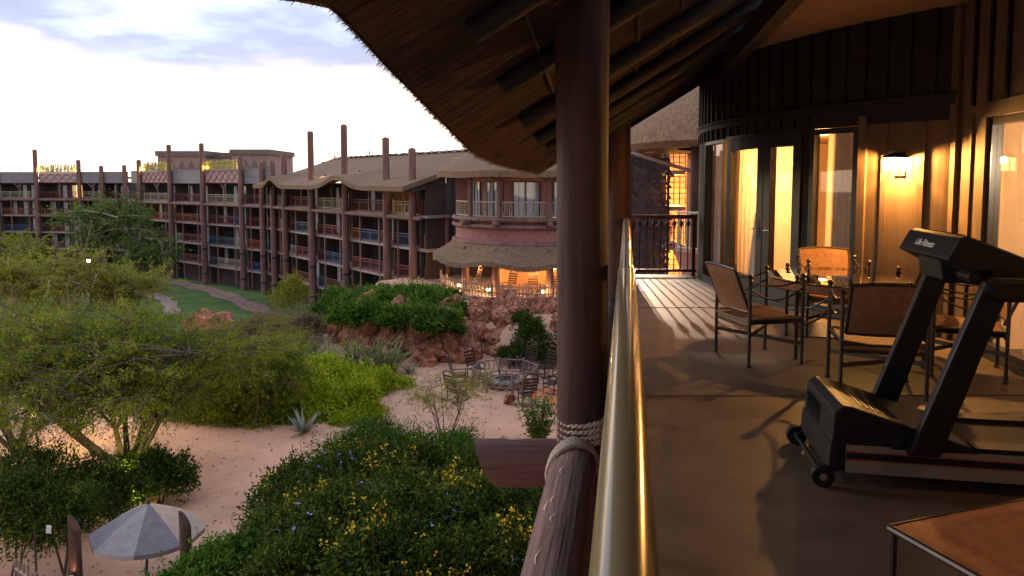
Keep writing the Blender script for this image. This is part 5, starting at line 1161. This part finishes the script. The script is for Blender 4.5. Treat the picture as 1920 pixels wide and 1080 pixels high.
# --- creeper on the rock wall
bush('creeper', 'dense dark green creeper spilling over the red rock face', 'shrub', [blob(660, 600, 39.5, 1.3, 1.2, .9, 5500), blob(710, 600, 38.9, 1.6, 1.2, .9, 8500), blob(765, 605, 38.0, 1.5, 1.0, .9, 8500), blob(820, 612, 37.4, 1.2, .9, .9, 7500), blob(735, 580, 41, 2.0, 1.2, .9, 7000), blob(800, 580, 40.5, 1.7, 1.2, .9, 7000), blob(640, 582, 42, 1.5, 1.2, .8, 4000), blob(690, 565, 43, 2, 1.2, .7, 4000), blob(780, 560, 43, 2, 1.2, .6, 4000), blob(850, 585, 40, .9, .8, .6, 3000), blob(845, 622, 37.8, .6, .5, .5, 2200), blob(700, 560, 46.5, 2.2, 1.2, .8, 3500), blob(760, 556, 46, 2.2, 1.2, .8, 3500), blob(820, 560, 44, 1.5, 1.2, .7, 3000), blob(640, 565, 46, 1.6, 1.2, .8, 3000)], .15, .55, 'creeper_leaf')
bush('rock_bush', 'dark weeping bush hanging on the rocks beside the balcony column', 'shrub', [blob(1000, 640, 37.5, .9, .8, 1.1, 4500), blob(985, 610, 38.3, .6, .6, .9, 2500), blob(965, 668, 36.9, .8, .7, .6, 3500), blob(1035, 668, 36.6, 1.0, .8, .7, 4500), blob(1075, 650, 37, 1, .8, 1.0, 3500)], .14, .35, 'dark_leaf')
# --- brown grasses between lawn and rocks
bush('dry_thicket', 'reddish brown thicket of dry grasses before the lawn rim', 'shrub', [blob(470, 640, 41.5, 1.8, 1.5, 1.1, 4200), blob(530, 625, 43, 2.0, 1.6, 1.3, 5200), blob(575, 635, 42, 1.4, 1.3, 1.3, 4000), blob(500, 665, 37.5, 1.9, 1.3, .9, 4200), blob(560, 670, 37, 1.5, 1.2, .8, 3200)], .26, .13, 'brown_leaf', spread=.22)
for i, (px, py, z) in enumerate(((560, 700, 0), (590, 690, 0), (640, 702, 0), (668, 700, 0), (700, 702, 0), (725, 700, 0), (610, 712, 0), (540, 690, 0))):
    p = gp(px, py); blades('reed_clump', 'tall strap-leaved reed clump between the bright shrub and the rocks', 'reeds', p, 46, 2.0, .13, .34, 'reed_leaf', 'reed clumps by the rocks', .55, .75)
bush('olive_mound', 'low olive feathery mound along the curved path edge', 'shrub', [blob(360, 792, 28.2, 1.4, 1.0, .7, 6500), blob(430, 796, 28, 1.4, 1.0, .8, 7000), blob(500, 795, 28, 1.1, .9, .8, 6000), blob(300, 760, 29.5, 1.2, 1, .8, 4500), blob(460, 730, 30.5, 1.5, 1, 1, 6000)], .13, .26, 'acacia_leaf', spread=.22)
# --- bright shrub
bush('bright_shrub', 'bright lime green feathery shrub mound beside the sandy path', 'shrub', [blob(610, 770, 29.5, 1.2, 1.1, .9, 6500), blob(665, 765, 29.5, 1.3, 1.2, 1.0, 7500), blob(640, 735, 31.5, 1.5, 1.2, 1.1, 7500), blob(700, 735, 32, 1.3, 1.1, .9, 6500), blob(740, 730, 33, .8, .8, .6, 3500), blob(585, 740, 31, .9, .9, .9, 4500), blob(690, 785, 28.8, .9, .8, .6, 4500), blob(600, 705, 32.5, .9, .9, 1.0, 4500), blob(595, 792, 28.4, .8, .8, .6, 4500), blob(640, 798, 28, .8, .7, .5, 4500), blob(560, 760, 30, .8, .8, .9, 4000)], .15, .34, 'bright_leaf', spread=.17)
blades('agave', 'grey-green agave rosette at the path edge below the bright shrub', 'agave', gp(570, 812), 26, .95, .13, .05, 'agave_leaf', None, .1, .6); blades('agave', 'small spiky agave at the foot of the rock face', 'agave', gp(768, 700), 24, .8, .1, .05, 'agave_leaf', None, .1, .6)
bush('low_shrub', 'low yellow-lit shrub where the feathery shrub meets the path', 'shrub', [blob(520, 790, 28.5, .8, .7, .6, 3500), blob(545, 800, 28, .5, .5, .4, 1800)], .12, .4, 'acacia_leaf')
# --- airy young acacia
p = gp(835, 838); feather_tree('young_acacia', 'airy young acacia with thin bare branches over the sand', p, (p[0], p[1]+.3, 1.75), (1.75, 1.3, 1.0), 7, 34, 7, 'pale_leaf', .08, .26, 22, .03, spray=.42, fork=.15)
# --- flowering shrub mass below the balcony
bush('flowering_shrub', 'large dark green shrub mass dotted with yellow and blue blossoms below the balcony', 'shrub',
     [blob(590, 935, 17.0, 1.3, 1.2, .9, 11000), blob(670, 910, 18, 1.4, 1.3, 1.0, 12000), blob(770, 905, 18, 1.4, 1.3, 1.0, 12000), blob(880, 925, 17, 1.2, 1.2, .9, 10000), blob(720, 980, 15.4, 1.5, 1.3, 1.1, 14000), blob(850, 1000, 14.8, 1.3, 1.2, 1.0, 12000), blob(610, 1015, 14.8, 1.2, 1.2, 1.0, 12000), blob(530, 1020, 15, .8, .9, .8, 7000), blob(690, 1075, 13.4, 1.4, 1.1, 1.0, 12000), blob(560, 1085, 13.4, 1.0, 1.0, .8, 8000), blob(820, 1085, 13.0, 1.1, 1.0, .8, 8000), blob(955, 985, 15, .7, .9, .7, 6000), blob(985, 1030, 14, .6, .8, .6, 5000), blob(1000, 960, 16, .6, .8, .5, 4000), blob(940, 1060, 13.2, .7, .8, .6, 5000), blob(930, 905, 18, .7, .8, .5, 3000)],
     .105, .42, 'dark_leaf', spread=.17, flowers=[('yellow_flower', 2600, .065, 1.0), ('blue_flower', 260, .065, 4.0)])
bush('feathery_shrub', 'mid green feathery shrub crowning the flowering mass by the sand', 'shrub', [blob(720, 850, 20.4, 1.4, 1.1, .9, 7500), blob(800, 855, 20, 1.2, 1.0, .8, 6000), blob(650, 862, 20, .9, .8, .7, 3500), blob(860, 850, 20.2, .7, .7, .6, 2600)], .12, .2, 'creeper_leaf', spread=.24)
blades('palm', 'small fan palm half buried in the flowering shrub', 'palm', (pw(740, 1015, 14.2)[0], 14.2, pw(740, 1015, 14.2)[2]), 40, .8, .05, .1, 'creeper_leaf', None, .05, .5)
# orange-flowered plant
p = gp(1010, 850); of = thing('orange_flower_plant', 'leafy plant with orange blossoms beside the balcony column', 'plant', p)
P_, D_, T_ = [], [], []; b = MB()
for i in range(16):
    e_ = np.array(p)+np.array([rng.normal()*.35, rng.normal()*.3, rng.uniform(.9, 2.15)]); st = quadbez(p, (np.array(p)+e_)/2+np.array([0, 0, .3]), e_, 7); b.tube(st, [.02]*6+[.008], 5)
    for k in range(1, 7):
        for q in range(34): a = rng.uniform(0, 6.28); P_.append(np.array(st[k])+np.array([math.cos(a), math.sin(a), 0])*rng.uniform(0, .26)+np.array([0, 0, rng.normal()*.03])); D_.append([math.cos(a), math.sin(a), -.1]); T_.append(rng.normal(.65, .2))
b.build('stem', 'bark', of, world=True); o = quads('leaves', leaf_quads(np.array(P_), unitv(np.array(D_)), np.full(len(P_), .12), .35), np.array(T_), 'creeper_leaf', of); o['kind'] = 'stuff'
P_ = []; 
for px, py in ((1005, 742), (1019, 735), (1030, 731), (1044, 738), (1046, 750), (1003, 745), (1024, 748), (1035, 752), (1012, 773), (1040, 765), (994, 792), (999, 800), (1006, 789)):
    c = np.array(pw(px, py, p[1]+rng.normal()*.2))
    for q in range(26): P_.append(c+rng.normal(size=3)*.06)
P_ = np.array(P_); o = quads('blossoms', leaf_quads(P_, unitv(rng.normal(size=P_.shape)), np.full(len(P_), .06), .7), rng.random(len(P_)), 'orange_flower', of); o['kind'] = 'stuff'
# --- dark shrubs lower left
bush('shade_shrub', 'dark shrub hugging the acacia stems behind the umbrella', 'shrub', [blob(300, 915, 20.5, 1.0, .9, .9, 7000), blob(215, 935, 19.5, 1.0, .9, .9, 6000), blob(250, 900, 21.5, 1.1, .9, .8, 5000)], .11, .45, 'dark_leaf')
bush('shade_shrub', 'dark drooping shrub filling the corner by the stick fence', 'shrub', [blob(60, 930, 18.5, 1.5, 1.3, 1.4, 9000), blob(120, 985, 16.5, 1.0, 1, 1.2, 6000), blob(15, 1010, 15.5, 1.2, 1.1, 1.3, 8000), blob(-60, 980, 16, 1.2, 1.1, 1.3, 5000), blob(170, 930, 19, .9, .9, 1.0, 5000)], .12, .3, 'dark_leaf')
bush('path_shrub', 'mid green shrub around the foot of the slant-cut post by the path', 'shrub', [blob(400, 1075, 14, .55, .6, .5, 4500), blob(330, 1120, 13, .7, .8, .4, 4000), blob(445, 1060, 14.4, .5, .6, .6, 4000)], .10, .42, 'creeper_leaf')
lt_P = []
while len(lt_P) < 2600:
    X_ = rng.uniform(-16, 6); Y_ = rng.uniform(11, 36); lt_P.append((X_, Y_, gz(X_, Y_)+.06*math.sin(X_*.7)*math.cos(Y_*.5)+.015))
lt_P = np.array(lt_P); Dd = rng.normal(size=lt_P.shape); Dd[:, 2] *= .15
o = quads('leaf_litter', leaf_quads(lt_P, unitv(Dd), rng.uniform(.05, .14, len(lt_P)), .5), rng.random(len(lt_P)), 'brown_leaf', None); tag(o, 'fallen leaves and grit scattered over the sandy courtyard', 'leaf litter', kind='stuff')
# ================================================================ courtyard things
mat('stick', (.24, .17, .13), (.13, .09, .07), .85, 6); mat('ash', (.2, .17, .16), (.08, .06, .055), .95, 3, bump=.6)
fp = thing('fire_pit', 'stick-fenced octagonal fire pit with stones and firewood', 'fire pit', tuple(FPc)); FR = 1.55
post_me = log_mesh('fence_post', .95, .06, .05, 'stick', 2, n=7, seg=3)
for k in range(8):
    a = k*math.pi/4+.2; a2 = a+math.pi/4; p = Vector((FR*math.cos(a), FR*math.sin(a), 0)); q = Vector((FR*math.cos(a2), FR*math.sin(a2), 0)); obj('fence_post', post_me, fp, loc=p)
    for z in (.28, .86): MB().tube([p+Vector((0, 0, z)), q+Vector((0, 0, z))], .035, 6).build('fence_rail', 'stick', fp)
    for s in range(5):
        u0 = s/5+.02; u1 = (s+1)/5-.02
        if s % 2: u0, u1 = u1, u0
        MB().tube([p.lerp(q, u0)+Vector((0, 0, .1)), p.lerp(q, u1)+Vector((0, 0, .92))], .018, 5).build('stick', 'stick', fp)
MB().lathe([(.75, 0), (.8, .25), (.65, .32), (.1, .3)], 20).build('fire_bowl', 'ash', fp)
for k in range(14):
    a = k*.449; obj('stone', RM[k % 9], fp, loc=(.95*math.cos(a), .95*math.sin(a), .12), scale=(.2, .18, .17), rot=(0, 0, k))
for k in range(6):
    a = k*1.05; MB().tube([(.5*math.cos(a), .5*math.sin(a), .33), (-.3*math.cos(a+.4), -.3*math.sin(a+.4), .5)], .05, 7).build('firewood', 'bark', fp)
# umbrella
um = thing('patio_umbrella', 'grey and cream canvas umbrella open over the path', 'umbrella', tuple(gp(0, 900)))
up_ = atY(266, 948, 15.6); um.location = (up_.x, 15.6, gz(up_.x, 15.6)); um.rotation_euler = (R(-2), R(3), .25); hz_ = up_.z-um.location.z
mat('canvas_grey', (.15, .132, .135), (.11, .096, .10), .9, 5, bump=.2); mat('canvas_pale', (.22, .195, .185), (.17, .15, .142), .9, 5, bump=.2); mat('canvas_cream', (.34, .26, .195), (.27, .205, .15), .9, 5, bump=.2)
cm = ['canvas_cream', 'canvas_cream', 'canvas_grey', 'canvas_pale', 'canvas_grey', 'canvas_pale', 'canvas_grey', 'canvas_cream']
for k in range(8):
    a0 = k*math.pi/4; a1 = a0+math.pi/4
    def cp(s, q, up=0):
        r_ = 1.2*q; ax, ay = math.cos(a0)*(1-s)+math.cos(a1)*s, math.sin(a0)*(1-s)+math.sin(a1)*s; sag = .07*math.sin(math.pi*s)*q
        return (r_*ax, r_*ay, hz_-.62*q**1.25-sag*.7+up)
    b = MB(); b.grid(lambda s, q: cp(s, q), 6, 8); b.grid(lambda s, q: (cp(s, 1)[0], cp(s, 1)[1], cp(s, 1)[2]-.1*q), 6, 1); b.build('canopy_panel', cm[k], um, smooth=True)
    MB().tube([(0, 0, hz_-.06), (1.17*math.cos(a0), 1.17*math.sin(a0), hz_-.63)], .012, 5).build('rib', 'chair_wood', um)
MB().tube([(0, 0, 0), (0, 0, hz_-.02)], .03, 10).build('pole', 'chair_wood', um); MB().lathe([(.02, hz_-.02), (.045, hz_+.03), (.03, hz_+.10), (.008, hz_+.13)], 10).build('finial', 'chair_wood', um); MB().lathe([(.3, 0), (.3, .05), (.06, .1)], 16).build('base', 'iron', um)
def slant_post(label, px, py, Y, lit):
    p = atY(px, py, Y); g_ = gz(p.x, Y); t = thing('slant_post', label, 'post', (p.x, Y, g_), 0, None); h = p.z-g_; b = MB(); n = 14
    for z in (0, h*.5): b.v += [(.12*math.cos(6.283*j/n), .12*math.sin(6.283*j/n), z) for j in range(n)]
    b.v += [(.115*math.cos(6.283*j/n), .115*math.sin(6.283*j/n), h-.2-.2*math.cos(6.283*j/n)) for j in range(n)]
    for i in range(2):
        for j in range(n): b.f.append((i*n+j, i*n+(j+1) % n, i*n+n+(j+1) % n, i*n+n+j))
    b.f.append(tuple(range(2*n, 3*n))); b.build('shaft', 'chair_wood', t, smooth=True)
    if lit:
        zl = atY(px, 1076, Y).z-g_; MB().box(-.05, .05, -.2, -.1, zl-.05, zl+.07).build('lamp_housing', 'iron', t); MB().lathe([(.03, 0), (.045, .03), (.02, .06)], 8, (0, -.23, zl-.02)).build('bulb', 'bulb_hot', t); lamp('post_light', (0, -.3, zl), 8, (1, .6, .25), .03, t)
emit('bulb_hot', (1, .85, .6), 40)
slant_post('dark slant-cut log post with a small lit lamp beside the umbrella', 138, 965, 14.6, True); slant_post('dark slant-cut log post in the path shrub beside the umbrella', 346, 958, 14.4, False)
# small stick fence in the corner
sf = thing('stick_fence', 'short dark stick fence with pale tips in the shrubs at the corner', 'fence', gp(60, 1180)); q0 = atY(28, 1040, 12.4); q1 = atY(95, 1085, 11.4); MBs = []
for k in range(9):
    p = q0.lerp(q1, k/8); MB().tube([(p.x, p.y, 0), (p.x, p.y, p.z-rng.uniform(0, .12))], .022, 6).build('stick', 'stick', sf, world=True)
for dz in (.25, .8): MB().tube([q0-Vector((0, 0, dz)), q1-Vector((0, 0, dz))], .03, 6).build('fence_rail', 'stick', sf, world=True)
sg = atY(63, 990, 14.0); t = thing('small_sign', 'tiny white plate on a stake among the dark shrubs', 'sign', (sg.x, 14.0, 0)); MB().bar((0, .02, 0), (0, .02, sg.z), .03).build('stake', 'iron', t); MB().box(-.05, .05, -.01, .004, sg.z-.09, sg.z+.07, Matrix.Rotation(.12, 4, 'Y')).build('plate', 'tag_white', t)
# garden lights
def garden_light(label, px, py, Y, en, c, hot, head=.09, rad=.08):
    p = atY(px, py, Y); g_ = gz(p.x, Y); t = thing('garden_light', label, 'lamp', (p.x, Y, g_)); h = max(p.z-g_, .15)
    MB().tube([(0, .03, 0), (0, .03, h-head*.3)], .025, 6).build('stem', 'iron', t); MB().lathe([(head*.7, -head), (head, -head*.5), (head, head*.7), (head*.5, head)], 10, (0, 0, h)).build('lamp_glass', 'bulb_hot' if hot else 'bulb_white', t); MB().lathe([(head*1.4, head), (head*.4, head*1.7), (.01, head*1.9)], 10, (0, 0, h)).build('cap', 'iron', t)
    lamp('garden_glow', (0, -.05-head, h+.02), en, c, rad, t)
garden_light('bright lantern on a post glowing through the big acacia', 168, 668, 26.5, 250, (1, .62, .25), True, .13)
garden_light('small lantern on a tall post by the lawn trees', 166, 489, 39, 30, (1, .55, .2), False, .08)
garden_light('yellow uplight among the shrubs left of the acacia stems', 235, 885, 20.6, 90, (1, .85, .2), False, .03)
garden_light('uplight at the foot of the acacia stems above the umbrella', 258, 925, 19.3, 60, (1, .85, .2), False, .03)
garden_light('yellow uplight inside the low shrub by the curved path edge', 522, 785, 28.6, 60, (1, .85, .2), False, .03)
garden_light('yellow uplight under the leftmost acacia', 66, 770, 24.5, 120, (1, .85, .2), False, .03)
